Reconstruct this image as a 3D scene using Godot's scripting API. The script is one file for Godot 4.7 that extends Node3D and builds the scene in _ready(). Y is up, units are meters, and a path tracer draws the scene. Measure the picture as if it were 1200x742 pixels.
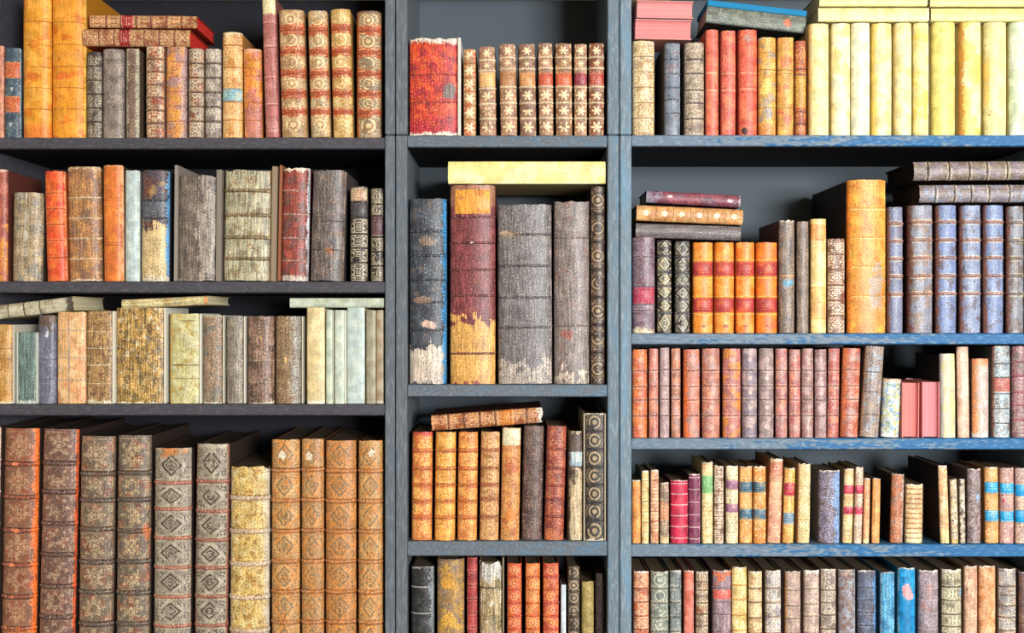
extends Node3D
# Three old bookcases packed with antique books, seen straight on. Sizes are metres; the book tables below are in the
# photograph's 1200 x 742 grid on the front plane of the shelves, where one grid unit is S metres.

const S := 0.0018          # metres per grid unit on the front plane (z = 0)
const CAM_Y := 1.2         # height of the camera
const CAM_D := 2.1         # distance from the camera to the front plane
const K := 2.5             # texels per grid unit on a spine
const CASE_DEPTH := 0.285

var rng := RandomNumberGenerator.new()
var names := {}
var mats := {}
var noise_a := PackedByteArray()   # broad patches
var noise_b := PackedByteArray()   # leather grain
var noise_m := PackedByteArray()   # curls of the gilt tooling
var grain_tex: ImageTexture
var page_tex: ImageTexture

func _ready():
	rng.seed = 7411
	# ---- camera, air, daylight -------------------------------------------------------------------------------
	var cam := Camera3D.new()
	cam.name = "camera"
	cam.position = Vector3(0, CAM_Y, CAM_D)
	cam.fov = rad_to_deg(2.0 * atan(371.0 * S / CAM_D))
	cam.near = 0.05
	cam.current = true
	add_child(cam)
	var we := WorldEnvironment.new()
	we.name = "world_environment"
	var env := Environment.new()
	env.background_mode = Environment.BG_COLOR
	env.background_color = Color(0.80, 0.87, 0.95)
	env.tonemap_mode = Environment.TONE_MAPPER_LINEAR
	env.tonemap_exposure = 1.0
	env.sdfgi_enabled = true
	env.ssao_enabled = true
	env.ssil_enabled = true
	we.environment = env
	add_child(we)
	var day := AreaLight3D.new()          # daylight through the wide window behind the camera
	day.name = "window_daylight"
	day.area_size = Vector2(2.3, 1.5)
	day.light_color = Color(0.97, 0.985, 1.0)
	day.light_energy = 58.0
	day.area_normalize_energy = true
	day.area_range = 12.0
	day.area_attenuation = 2.0
	day.shadow_enabled = true
	add_child(day)
	day.look_at_from_position(Vector3(2.9, 1.6, 5.98), Vector3(2.9, 1.6, 0.0))
	# ---- the room ----------------------------------------------------------------------------------------------
	make_noise()
	room()
	# ---- the bookcases and the books ---------------------------------------------------------------------------
	bookcases()
	for row in ROWS:
		build_row(row)

# ------------------------------------------------------------------------------------------------ small helpers
func numbered(called: String) -> String:
	var n: int = names.get(called, 0)
	names[called] = n + 1
	return called if n == 0 else "%s_%03d" % [called, n]

func hx(s: String) -> Color:
	return Color.html(s)

func px(x: float, back := 0.0) -> float:
	return (x - 600.0) * S * (CAM_D + back) / CAM_D

func py(y: float, back := 0.0) -> float:
	return CAM_Y + (371.0 - y) * S * (CAM_D + back) / CAM_D

func quad(st: SurfaceTool, a: Vector3, b: Vector3, c: Vector3, d: Vector3, n: Vector3, ua := Vector2.ZERO, ub := Vector2.ZERO, uc := Vector2.ZERO, ud := Vector2.ZERO):
	# corners run clockwise as seen from the front
	for p in [[a, ua], [b, ub], [c, uc], [a, ua], [c, uc], [d, ud]]:
		st.set_normal(n)
		st.set_uv(p[1])
		st.add_vertex(p[0])

func add_cbox(st: SurfaceTool, lo: Vector3, hi: Vector3, ch: float, axis := 0, uscale := 1.0, vscale := 1.0, voff := 0.0):
	# a box with chamfered edges; the texture's u runs along axis, v round the board
	var c := (lo + hi) * 0.5
	var h := (hi - lo) * 0.5
	ch = minf(ch, minf(h.x, minf(h.y, h.z)) * 0.45)
	var uvf := func(p: Vector3) -> Vector2:
		if axis == 0:
			return Vector2((p.x - lo.x) * uscale, (p.y - lo.y + hi.z - p.z) * vscale + voff)
		if axis == 1:
			return Vector2((p.y - lo.y) * uscale, (p.x - lo.x + hi.z - p.z) * vscale + voff)
		return Vector2((p.z - lo.z) * uscale, (p.x - lo.x + p.y - lo.y) * vscale + voff)
	var face := func(pts: Array, n: Vector3):
		var q: Array = pts.map(func(p): return c + p)
		if (q[1] - q[0]).cross(q[2] - q[0]).dot(n) > 0.0:
			q.reverse()
		for i in range(1, q.size() - 1):
			for p in [q[0], q[i], q[i + 1]]:
				st.set_normal(n)
				st.set_uv(uvf.call(p))
				st.add_vertex(p)
	var e := [h.x, h.y, h.z]
	for a in 3:
		var b := (a + 1) % 3
		var d := (a + 2) % 3
		for s in [-1.0, 1.0]:
			var pts := []
			for k in [[-1.0, -1.0], [1.0, -1.0], [1.0, 1.0], [-1.0, 1.0]]:
				var p := Vector3.ZERO
				p[a] = s * e[a]
				p[b] = k[0] * (e[b] - ch)
				p[d] = k[1] * (e[d] - ch)
				pts.append(p)
			var n := Vector3.ZERO
			n[a] = s
			face.call(pts, n)
			for t in [-1.0, 1.0]:      # edge between face a and face b
				var ep := []
				for k in [-1.0, 1.0]:
					var p1 := Vector3.ZERO
					p1[a] = s * e[a]
					p1[b] = t * (e[b] - ch)
					p1[d] = k * (e[d] - ch)
					var p2 := Vector3.ZERO
					p2[a] = s * (e[a] - ch)
					p2[b] = t * e[b]
					p2[d] = k * (e[d] - ch)
					if k < 0:
						ep.append(p1)
						ep.append(p2)
					else:
						ep.append(p2)
						ep.append(p1)
				var n2 := Vector3.ZERO
				n2[a] = s
				n2[b] = t
				face.call(ep, n2.normalized())
	for sx in [-1.0, 1.0]:
		for sy in [-1.0, 1.0]:
			for sz in [-1.0, 1.0]:
				face.call([Vector3(sx * h.x, sy * (h.y - ch), sz * (h.z - ch)), Vector3(sx * (h.x - ch), sy * h.y, sz * (h.z - ch)), Vector3(sx * (h.x - ch), sy * (h.y - ch), sz * h.z)], Vector3(sx, sy, sz).normalized())

func begin() -> SurfaceTool:
	var st := SurfaceTool.new()
	st.begin(Mesh.PRIMITIVE_TRIANGLES)
	return st

func obj(called: String, mesh: Mesh, m: Material, parent: Node = self) -> MeshInstance3D:
	var o := MeshInstance3D.new()
	o.name = numbered(called) if parent == self else called
	o.mesh = mesh
	o.material_override = m
	o.cast_shadow = GeometryInstance3D.SHADOW_CASTING_SETTING_ON
	parent.add_child(o, true)
	return o

func board(called: String, lo: Vector3, hi: Vector3, m: Material, parent: Node, axis: int, uscale := 1.0, vscale := 8.0, voff := 0.0, ch := 0.0012) -> MeshInstance3D:
	var st := begin()
	add_cbox(st, lo, hi, ch, axis, uscale, vscale, voff)
	return obj(called, st.commit(), m, parent)

# ------------------------------------------------------------------------------------------------ noise
func table(freq: float, oct: int, sd: int) -> PackedByteArray:
	var f := FastNoiseLite.new()
	f.noise_type = FastNoiseLite.TYPE_SIMPLEX_SMOOTH
	f.seed = sd
	f.frequency = freq
	f.fractal_octaves = oct
	f.fractal_type = FastNoiseLite.FRACTAL_FBM if oct > 1 else FastNoiseLite.FRACTAL_NONE
	var im := f.get_seamless_image(512, 512)
	im.convert(Image.FORMAT_L8)
	var d := im.get_data()
	# spread evenly over 0..255, so that a threshold is a share of the surface
	var bins := PackedInt32Array()
	bins.resize(256)
	for b in d:
		bins[b] += 1
	var lut := PackedByteArray()
	lut.resize(256)
	var acc := 0
	for i in 256:
		acc += bins[i]
		lut[i] = clampi(int(255.0 * (acc - bins[i] * 0.5) / d.size()), 0, 255)
	for i in d.size():
		d[i] = lut[d[i]]
	return d

func make_noise():
	noise_a = table(0.022, 4, 11)
	noise_b = table(0.16, 3, 23)
	noise_m = table(0.13, 1, 37)
	var im := Image.create_from_data(512, 512, false, Image.FORMAT_L8, noise_b)
	var d := im.get_data()
	for i in d.size():
		d[i] = 205 + (d[i] * 50) / 255
	grain_tex = ImageTexture.create_from_image(Image.create_from_data(512, 512, false, Image.FORMAT_L8, d))
	# page edges: fine leaves side by side
	var p := PackedByteArray()
	p.resize(256 * 64)
	var r := RandomNumberGenerator.new()
	r.seed = 5
	for x in 256:
		var t := r.randi_range(205, 255)
		for y in 64:
			p[y * 256 + x] = clampi(t + r.randi_range(-6, 6), 0, 255)
	page_tex = ImageTexture.create_from_image(Image.create_from_data(256, 64, false, Image.FORMAT_L8, p))

func plain(c: Color, rough := 0.7, tex: Texture2D = null, scale := 1.0) -> StandardMaterial3D:
	var key := "%s %s %s %s" % [c.to_html(), rough, tex, scale]
	if mats.has(key):
		return mats[key]
	var m := StandardMaterial3D.new()
	m.albedo_color = c
	m.roughness = rough
	m.metallic_specular = 0.35
	if tex:
		m.albedo_texture = tex
		m.uv1_triplanar = true
		m.uv1_scale = Vector3.ONE * scale
	mats[key] = m
	return m

# ------------------------------------------------------------------------------------------------ the room
func structure(called: String, boxes: Array, m: Material) -> MeshInstance3D:
	var st := begin()
	for b in boxes:
		add_cbox(st, b[0], b[1], 0.002)
	var o := obj(called, st.commit(), m)
	o.set_meta("kind", "structure")
	return o

func room():
	var plaster := plain(hx("dccfb8"), 0.9, grain_tex, 3.0)
	var x0 := -2.6
	var x1 := 4.4
	var z0 := -0.33
	var z1 := 6.05
	structure("floor", [[Vector3(x0 - 0.1, -0.1, z0 - 0.1), Vector3(x1 + 0.1, 0, z1 + 0.2)]], plain(hx("46352a"), 0.5, grain_tex, 2.0))
	structure("ceiling", [[Vector3(x0 - 0.1, 2.75, z0 - 0.1), Vector3(x1 + 0.1, 2.85, z1 + 0.2)]], plaster)
	structure("wall_back", [[Vector3(x0 - 0.1, 0, z0 - 0.1), Vector3(x1 + 0.1, 2.75, z0)]], plaster)
	structure("wall_left", [[Vector3(x0 - 0.1, 0, z0), Vector3(x0, 2.75, z1)]], plaster)
	structure("wall_right", [[Vector3(x1, 0, z0), Vector3(x1 + 0.1, 2.75, z1)]], plaster)
	var wx0 := 1.7
	var wx1 := 4.1
	structure("wall_front", [
		[Vector3(x0 - 0.1, 0, z1), Vector3(wx0, 2.75, z1 + 0.2)], [Vector3(wx1, 0, z1), Vector3(x1 + 0.1, 2.75, z1 + 0.2)],
		[Vector3(wx0, 0, z1), Vector3(wx1, 0.75, z1 + 0.2)], [Vector3(wx0, 2.35, z1), Vector3(wx1, 2.75, z1 + 0.2)]], plaster)
	var w := Node3D.new()
	w.name = "window_1"
	w.set_meta("kind", "structure")
	add_child(w)
	var white := plain(hx("e6e4de"), 0.5)
	for b in [[wx0, 0.75, wx0 + 0.05, 2.35], [wx1 - 0.05, 0.75, wx1, 2.35], [wx0 + 0.05, 0.75, wx1 - 0.05, 0.8], [wx0 + 0.05, 2.3, wx1 - 0.05, 2.35], [2.88, 0.8, 2.92, 2.3]]:
		board("window_frame", Vector3(b[0], b[1], z1 + 0.06), Vector3(b[2], b[3], z1 + 0.11), white, w, 0)
	var glass := StandardMaterial3D.new()
	glass.albedo_color = Color(0.9, 0.95, 1.0, 0.08)
	glass.transparency = BaseMaterial3D.TRANSPARENCY_ALPHA
	glass.roughness = 0.02
	for b in [[wx0 + 0.05, 2.88], [2.92, wx1 - 0.05]]:
		board("pane", Vector3(b[0], 0.8, z1 + 0.08), Vector3(b[1], 2.3, z1 + 0.086), glass, w, 0)

# ------------------------------------------------------------------------------------------------ the bookcases
func paint_wood(base: String, worn: String, blue: String, b0: float, b1: float, sd: int) -> StandardMaterial3D:
	# old oil paint along a board: worn spots, drawn-out brush streaks, and streaks of blue sky sheen put into the colour
	var w := 1024
	var h := 128
	var d := PackedByteArray()
	d.resize(w * h * 3)
	var cb := hx(base)
	var cw := hx(worn)
	var cl := hx(blue)
	var off := sd * 77
	for y in h:
		for x in w:
			var n1 := noise_a[((y * 3 + off) & 511) * 512 + ((x / 3 + off * 3) & 511)] / 255.0
			var n2 := noise_b[((y + off) & 511) * 512 + ((x / 4 + off) & 511)] / 255.0
			var n3 := noise_b[((y * 2 + off) & 511) * 512 + ((x * 2) & 511)] / 255.0
			var c := cb
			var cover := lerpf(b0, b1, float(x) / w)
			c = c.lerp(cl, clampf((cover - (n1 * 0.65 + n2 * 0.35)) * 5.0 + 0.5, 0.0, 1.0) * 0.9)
			c = c.lerp(cw, clampf((n2 - 0.82) * 4.0, 0.0, 0.35))
			var g := 1.0 + (n3 - 0.5) * 0.12 + (n2 - 0.5) * 0.10
			var i := (y * w + x) * 3
			d[i] = clampi(int(c.r * g * 255), 0, 255)
			d[i + 1] = clampi(int(c.g * g * 255), 0, 255)
			d[i + 2] = clampi(int(c.b * g * 255), 0, 255)
	var m := StandardMaterial3D.new()
	m.albedo_texture = ImageTexture.create_from_image(Image.create_from_data(w, h, false, Image.FORMAT_RGB8, d))
	m.roughness = 0.55
	m.metallic_specular = 0.4
	return m

const SEAM := 158.0
const TOP := -50.0
const LOW := 772.0

func bookcase(label: String, x0: float, x1: float, a: float, b: float, shelves: Array, side_l: Material, side_r: Material, shelf_m: Material, inner: Material, back: Material):
	# x0, x1: outer sides; a, b: inner sides; shelves: [top, bottom] in grid units
	var t := Node3D.new()
	t.name = numbered("bookcase")
	t.position = Vector3(px((x0 + x1) * 0.5), 0, 0)
	t.set_meta("label", label)
	t.set_meta("category", "bookcase")
	t.set_meta("group", "painted wooden bookcases standing side by side")
	add_child(t)
	var o := -t.position
	var zb := -CASE_DEPTH
	var gap := 0.0009
	var parts := [[TOP, SEAM - 0.4], [SEAM + 0.4, LOW + 14]]
	for p in parts:
		board("side_panel", o + Vector3(px(x0) + gap, py(p[1]), zb), o + Vector3(px(a), py(p[0]), 0), side_l, t, 1, 0.6, 7.0, 0.0, 0.0022)
		board("side_panel", o + Vector3(px(b), py(p[1]), zb), o + Vector3(px(x1) - gap, py(p[0]), 0), side_r, t, 1, 0.6, 7.0, 0.5, 0.0022)
	var k := 0.0
	for s in shelves:
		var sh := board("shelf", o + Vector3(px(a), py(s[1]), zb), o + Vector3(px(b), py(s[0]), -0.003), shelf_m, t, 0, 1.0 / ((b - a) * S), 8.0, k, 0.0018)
		# thin sheet added below; its near-black colour stands for the shade there
		board("underside_shade", o + Vector3(px(a), py(s[1]) - 0.0015, zb), o + Vector3(px(b), py(s[1]) + 0.0005, -0.006), inner, sh, 0)
		k += 0.37
	board("top_board", o + Vector3(px(x0) + gap, py(TOP), zb), o + Vector3(px(x1) - gap, py(TOP - 14), 0.008), shelf_m, t, 0, 1.0, 8.0, 0.2)
	board("back_panel", o + Vector3(px(x0) + gap, py(LOW + 14), zb - 0.012), o + Vector3(px(x1) - gap, py(TOP), zb), back, t, 1, 0.7, 1.2, 0.3)
	board("plinth", o + Vector3(px(x0) + gap, 0, zb), o + Vector3(px(x1) - gap, py(LOW + 14), -0.01), side_l, t, 0, 1.0, 3.0, 0.1)

func bookcases():
	var dark := paint_wood("48464d", "6d6a70", "50525c", 0.1, 0.2, 1)
	var grey := paint_wood("61676d", "868d94", "5f7280", 0.05, 0.2, 2)
	var mid := paint_wood("6a7883", "93a2ac", "5f849c", 0.1, 0.45, 3)
	var mid_shelf := paint_wood("626a72", "838d96", "587286", 0.1, 0.5, 6)
	var side := paint_wood("72828e", "98a8b2", "6c90a8", 0.25, 0.45, 4)
	var blue := paint_wood("68798a", "86a0b0", "155f96", -0.05, 1.0, 5)  # blue sheen of the sky painted in, denser towards the right end
	var bare := plain(hx("232228"), 0.85, grain_tex, 6.0)  # near-black tone that paints the shade beneath the shelves
	var back_dark := plain(hx("2b2a30"), 0.8, grain_tex, 6.0)
	var back_grey := plain(hx("616a70"), 0.8, grain_tex, 6.0)
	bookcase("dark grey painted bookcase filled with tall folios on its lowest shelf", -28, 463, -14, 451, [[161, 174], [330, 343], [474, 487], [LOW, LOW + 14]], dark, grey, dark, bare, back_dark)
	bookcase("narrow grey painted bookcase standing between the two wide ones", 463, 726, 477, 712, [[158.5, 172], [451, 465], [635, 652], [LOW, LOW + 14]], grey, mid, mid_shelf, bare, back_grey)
	bookcase("wide bookcase with blue sky sheen painted on its shelf edges holding small books", 726, 1228, 740, 1214, [[158, 171], [391, 403.5], [514, 527], [638.5, 653], [LOW, LOW + 14]], side, side, blue, bare, back_grey)

# ------------------------------------------------------------------------------------------------ reading a book's spec
func parse(spec: String) -> Dictionary:
	var s := {"c": "8a6a4a", "g": 0.16, "v": 0.10, "w": 0.25, "u": 0.27, "t": 0.5, "r": 1.2, "ro": 0.5, "labels": [], "zones": [], "edges": [], "spots": [], "mott": [], "bands": [], "lines": []}
	read_into(s, spec)
	return s

func read_into(s: Dictionary, spec: String):
	for tok in spec.split(" ", false):
		var at := tok.find("=")
		var key := tok.substr(0, at)
		var val := tok.substr(at + 1)
		var f := val.split(":")
		match key:
			"F":
				read_into(s, FAMILY[val])
			"c", "k", "p", "q", "bc":
				s[key] = val
			"g", "v", "w", "u", "t", "r", "ro", "d", "fore", "back":
				s[key] = float(val)
			"m":
				s.mott.append([hx(f[0]), float(f[1]), float(f[2]) if f.size() > 2 else 1.0])
			"M":
				s.mott = [[hx(f[0]), float(f[1]), float(f[2]) if f.size() > 2 else 1.0]]
			"l":
				var r := f[0].split("-")
				s.labels = s.labels.filter(func(o): return o[1] <= float(r[0]) or o[0] >= float(r[1]))
				s.labels.append([float(r[0]), float(r[1]), hx(f[1]), hx(f[2]) if f.size() > 2 else Color(0, 0, 0, 0), float(f[3]) if f.size() > 3 else 0.03])
			"z":
				var r := f[0].split("-")
				s.zones.append([float(r[0]), float(r[1]), hx(f[1]), float(f[2]) if f.size() > 2 else 0.05])
			"e":
				s.edges.append([f[0], hx(f[1]), float(f[2])])
			"x":
				var r := f[0].split(",")
				s.spots.append([float(r[0]), float(r[1]), float(r[2]), float(r[3]), hx(f[1])])
			"b":
				s.bands = []
				if f[0].contains(","):
					for v in f[0].split(","):
						s.bands.append(float(v))
				else:
					var n := int(f[0])
					for i in n:
						s.bands.append((i + 1.0) / (n + 1.15))
				s.bc = f[1]
			"i":
				for v in f[0].split(","):
					s.lines.append([float(v), hx(f[1]), float(f[2]) if f.size() > 2 else 0.7])
			"o":
				s.o = f[0]
				s.oc = f[1]
				s.os = float(f[2]) if f.size() > 2 else 1.0
			"wl", "wr":
				s[key] = [float(f[0]), f[1], float(f[2]) if f.size() > 2 else 0.0]

# ------------------------------------------------------------------------------------------------ painting leather, paper and gilt
func paint(img: PackedByteArray, hgt: PackedByteArray, aw: int, ox: int, oy: int, W: int, H: int, s: Dictionary):
	var base := hx(s.c)
	var grit: float = s.g * 0.5
	var streak: float = s.v * 0.7
	var wear: float = s.w
	var off1 := rng.randi() & 511
	var off2 := rng.randi() & 511
	var nb: int = s.bands.size()
	var bandc := hx(s.get("bc", s.c))
	var gilt := hx(s.get("q", "000000"))
	var has_q: bool = s.has("q")
	var hb: float = s.r * K
	var kind: int = {"": 0, "star": 1, "dia": 2, "rnd": 3, "ara": 4, "flt": 5, "dot": 6, "line": 7, "ros": 8}[s.get("o", "")]
	var oc := hx(s.get("oc", "c8a060"))
	var osz: float = s.get("os", 1.0)
	var hw := W * 0.5
	var mott: Array = s.mott
	var labels: Array = s.labels
	for y in H:
		var v := (y + 0.5) / H
		# what this row of the spine crosses
		var bd := 1e9
		var lo := 0.0
		var hi := float(H)
		for b in s.bands:
			var yb: float = b * H
			bd = minf(bd, absf(y - yb))
			if yb <= y:
				lo = maxf(lo, yb)
			else:
				hi = minf(hi, yb)
		var li := -1
		for i in labels.size():
			if v >= labels[i][0] and v < labels[i][1]:
				li = i
		var lined := Color(0, 0, 0, 0)
		for l in s.lines:
			if absf(y - l[0] * H) < l[2] * K * 0.5 + 0.3:
				lined = l[1]
		var ch := (hi - lo) * 0.5 - hb
		var yc := (hi + lo) * 0.5
		var dy := y - yc
		var row := (oy + y) * aw + ox
		for x in W:
			var u := (x + 0.5) / W
			var na := noise_a[((y + off1) & 511) * 512 + ((x + off2) & 511)] / 255.0
			var nf := noise_b[((y + off2) & 511) * 512 + ((x + off1) & 511)] / 255.0
			var ns := noise_b[(((y >> 4) + off1) & 511) * 512 + ((x + off2) & 511)] / 255.0
			var c := base
			var ht := 128.0 + (nf - 0.5) * 70.0
			for i in mott.size():
				var mn := noise_a[((int(y * mott[i][2]) + off2 + i * 91) & 511) * 512 + ((int(x * mott[i][2]) + off1 + i * 57) & 511)] / 255.0 * 0.86 + nf * 0.14
				c = c.lerp(mott[i][0], clampf((mott[i][1] - mn) * 4.5 + 0.5, 0.0, 1.0) * 0.85)
			for z in s.zones:
				var vv: float = v + (na - 0.5) * 2.0 * z[3] + (ns - 0.5) * z[3]
				if vv >= z[0] and vv < z[1]:
					c = z[2]
			var onlabel: bool = li >= 0 and u > labels[li][4] and u < 1.0 - labels[li][4]
			var tooled := false
			if onlabel:
				var lb: Array = labels[li]
				c = lb[2]
				c = c.lerp(base, 0.35 * clampf((na - 0.75) * 5.0, 0.0, 1.0))
				var lv: float = (v - lb[0]) / (lb[1] - lb[0])
				var lh: float = (lb[1] - lb[0]) * H
				if lb[3].a > 0.0:
					var edge := minf(lv, 1.0 - lv) * lh
					if edge > 1.2 and edge < 2.6:
						c = c.lerp(lb[3], 0.75)
					elif lh > 14.0 and edge > 5.0 and u > 0.18 and u < 0.82 and (int(lv * lh) % 7) > 3 and noise_m[(((int(lv * lh) / 7) * 31 + off1) & 511) * 512 + ((x * 2 + off2) & 511)] > 118:
						c = c.lerp(lb[3], 0.7)
			elif bd <= hb and nb > 0:
				c = bandc.lerp(c, 0.25)
				ht += 20.0
				if nf > 0.8:
					c = c.lightened(0.25)
			elif nb > 0 and has_q and ((bd > hb + 0.5 and bd < hb + 2.0) or (bd > hb + 3.2 and bd < hb + 4.2)):
				c = c.lerp(gilt, 0.8 if na > wear * 0.6 else 0.2)
			elif kind > 0 and ch > 3.0:
				var ax := absf(x + 0.5 - hw)
				var ay := absf(dy)
				var mi := noise_m[((int(ay * 1.25) + off1) & 511) * 512 + ((int(ax * 1.25) + off2) & 511)]
				match kind:
					1:
						var R := minf(hw, ch) * osz
						var r := sqrt(ax * ax + ay * ay) / R
						if r < 1.0:
							tooled = r < 0.52 + 0.26 * cos(6.0 * atan2(ay, ax))
						if ax > hw * 0.7 and ax < hw * 0.9 and ay > ch * 0.5 and mi > 120:
							tooled = true
					2:
						var q := ax / (0.66 * hw * osz) + ay / (0.86 * ch * osz)
						tooled = (q > 0.74 and q < 1.0) or (q < 0.6 and mi > 100) or (q > 1.45 and ax < hw * 0.88 and ay < ch * 0.85 and mi > 150)
					3:
						var r := sqrt(ax * ax + ay * ay) / (minf(hw, ch) * osz)
						tooled = (r > 0.58 and r < 0.82) or r < 0.3 or (r > 1.0 and ax < hw * 0.85 and ay < ch * 0.85 and mi > 165)
					4:
						tooled = ax < hw * 0.8 and ay < ch * 0.86 and mi > 128
						if (absf(ax - hw * 0.87) < 1.0 and ay < ch * 0.94) or (absf(ay - ch * 0.92) < 1.0 and ax < hw * 0.87):
							tooled = true
					5:
						tooled = ax < hw * 0.8 and ay < ch * 0.86 and mi > 185
					6:
						var r := sqrt(ax * ax + ay * ay) / (minf(hw, ch) * osz)
						tooled = r < 0.42
					8:
						var r := sqrt(ax * ax + ay * ay) / (minf(hw, ch) * 0.92)
						var cs := absf(cos(4.0 * atan2(ay, ax)))
						tooled = r < 0.16 or (r > 0.24 and r < 0.42 + 0.5 * cs and mi > 75) or (r > 1.1 and ax < hw * 0.8 and ay < ch * 0.84 and mi > 135)
						if (absf(ax - hw * 0.86) < 1.2 and ay < ch * 0.92) or (absf(ay - ch * 0.9) < 1.2 and ax < hw * 0.86):
							tooled = true
					7:
						tooled = ax < hw * 0.8 and (int(ay) % 6) < 2 and mi > 90
				if tooled and na > wear * 0.5:
					c = c.lerp(oc, 0.82)
					ht -= 22.0
			if lined.a > 0.0 and nf > 0.12:
				c = lined
				ht -= 20.0
			for e in s.edges:  # worn edges; many of the side ones are painted light and shade
				var dd := u
				match e[0]:
					"R":
						dd = 1.0 - u
					"T":
						dd = v
					"B":
						dd = 1.0 - v
				var ee: float = e[2]
				if dd < ee * 2.0:
					c = c.lerp(e[1], clampf((ee * (0.35 + 1.3 * nf * 0.5 + 1.3 * na * 0.5) - dd) / (ee * 0.25), 0.0, 1.0) * 0.92)
			for p in s.spots:
				var du: float = (u - p[0]) / p[2]
				var dv: float = (v - p[1]) / p[3]
				var sd := 0.75 + 0.5 * (nf - 0.5) + 1.1 * (na - 0.5) - du * du - dv * dv
				if sd > 0.0:
					c = c.lerp(p[4], minf(0.9, sd * 4.0))
			# cracks, rubbed flecks and grain
			if nf < wear * 0.10:
				c = c.darkened(0.38)
				ht -= 50.0
			elif nf > 1.0 - wear * 0.13:
				c = c.lerp(Color(0.93, 0.86, 0.74), 0.36)
			var gr := 1.0 + (nf - 0.5) * grit * 2.0 + (ns - 0.5) * streak * 2.0 + (na - 0.5) * 0.14
			var k := row + x
			img[k * 3] = clampi(int(c.r * gr * 255.0), 0, 255)
			img[k * 3 + 1] = clampi(int(c.g * gr * 255.0), 0, 255)
			img[k * 3 + 2] = clampi(int(c.b * gr * 255.0), 0, 255)
			hgt[k] = clampi(int(ht), 0, 255)

# ------------------------------------------------------------------------------------------------ book geometry
func arc(w: float, b: float, th: float, grow := 0.0) -> Vector3:
	# a point of the rounded back, th from -PI/2 to PI/2
	return Vector3((w * 0.5 + grow * 0.3) * sin(th), 0, (b + grow) * pow(maxf(cos(th), 0.0), 0.85))

func arc_n(w: float, b: float, th: float) -> Vector3:
	return Vector3(sin(th) / (w * 0.5), 0, cos(th) / maxf(b, 0.0005)).normalized()

func arc_u(th: float) -> float:
	return 0.5 + 0.5 * (0.8 * sin(th) + 0.2 * th / (PI * 0.5))

const NU := 12

func spine_mesh(w: float, h: float, b: float, rag: float, uv: Rect2, cx: float) -> ArrayMesh:
	var st := begin()
	var nv := 5
	var inner := minf(0.0022, w * 0.12)
	var top := []
	var bot := []
	for i in NU + 1:
		var mid := 1.0 - pow(absf(2.0 * i / NU - 1.0), 4.0)
		top.append(h - rag * rng.randf() * 1.6 + 0.0008 * mid)
		bot.append(rag * rng.randf() * 0.5)
	var grid := func(i: int, j: int) -> Array:
		var th := -PI * 0.5 + PI * i / NU
		var y: float = lerpf(bot[i], top[i], float(j) / nv)
		var p := arc(w, b, th, -0.0009 if j == 0 or j == nv else 0.0)
		p.y = y
		p.x += cx
		return [p, arc_n(w, b, th), Vector2(uv.position.x + uv.size.x * arc_u(th), uv.position.y + uv.size.y * clampf(1.0 - y / h, 0.003, 0.997))]
	for i in NU:
		for j in nv:
			var a: Array = grid.call(i, j + 1)
			var bb: Array = grid.call(i + 1, j + 1)
			var c: Array = grid.call(i + 1, j)
			var d: Array = grid.call(i, j)
			for p in [a, bb, c, a, c, d]:
				st.set_normal(p[1])
				st.set_uv(p[2])
				st.add_vertex(p[0])
		for e in [[nv, 1.0], [0, -1.0]]:
			var a: Array = grid.call(i, e[0])
			var c: Array = grid.call(i + 1, e[0])
			var th0 := -PI * 0.5 + PI * i / NU
			var th1 := -PI * 0.5 + PI * (i + 1) / NU
			var pa := arc(w, b, th0, -inner)
			var pc := arc(w, b, th1, -inner)
			pa.x += cx
			pc.x += cx
			pa.y = a[0].y
			pc.y = c[0].y
			if e[1] > 0:
				quad(st, pa, pc, c[0], a[0], Vector3.UP, a[2], c[2], c[2], a[2])
			else:
				quad(st, a[0], c[0], pc, pa, Vector3.DOWN, a[2], c[2], c[2], a[2])
	return st.commit()

func patch_mesh(w: float, b: float, y0: float, y1: float, rise: float, round_: bool, h: float, uv: Rect2, cx: float, span: float) -> ArrayMesh:
	# a strip laid round the back: a raised band (rounded) or a leather label (flat, with an edge)
	var st := begin()
	var prof := []
	if round_:
		for k in 6:
			var a := PI * k / 5.0
			prof.append([lerpf(y0, y1, 0.5 - 0.5 * cos(a)), rise * sin(a), -cos(a), sin(a)])
	else:
		prof = [[y0, 0.0, -1.0, 0.2], [y0, rise, -0.3, 1.0], [y1, rise, 0.3, 1.0], [y1, 0.0, 1.0, 0.2]]
	for i in NU:
		for k in prof.size() - 1:
			var q := []
			for c in [[i, k + 1], [i + 1, k + 1], [i + 1, k], [i, k]]:
				var th: float = (-PI * 0.5 + PI * c[0] / NU) * span
				var f: Array = prof[c[1]]
				var p := arc(w, b, th, f[1])
				p.y = f[0]
				p.x += cx
				var n: Vector3 = (arc_n(w, b, th) * float(f[3]) + Vector3.UP * float(f[2])).normalized()
				q.append([p, n, Vector2(uv.position.x + uv.size.x * arc_u(th), uv.position.y + uv.size.y * clampf(1.0 - f[0] / h, 0.0, 1.0))])
			for c in [q[0], q[1], q[2], q[0], q[2], q[3]]:
				st.set_normal(c[1])
				st.set_uv(c[2])
				st.add_vertex(c[0])
	return st.commit()

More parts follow.
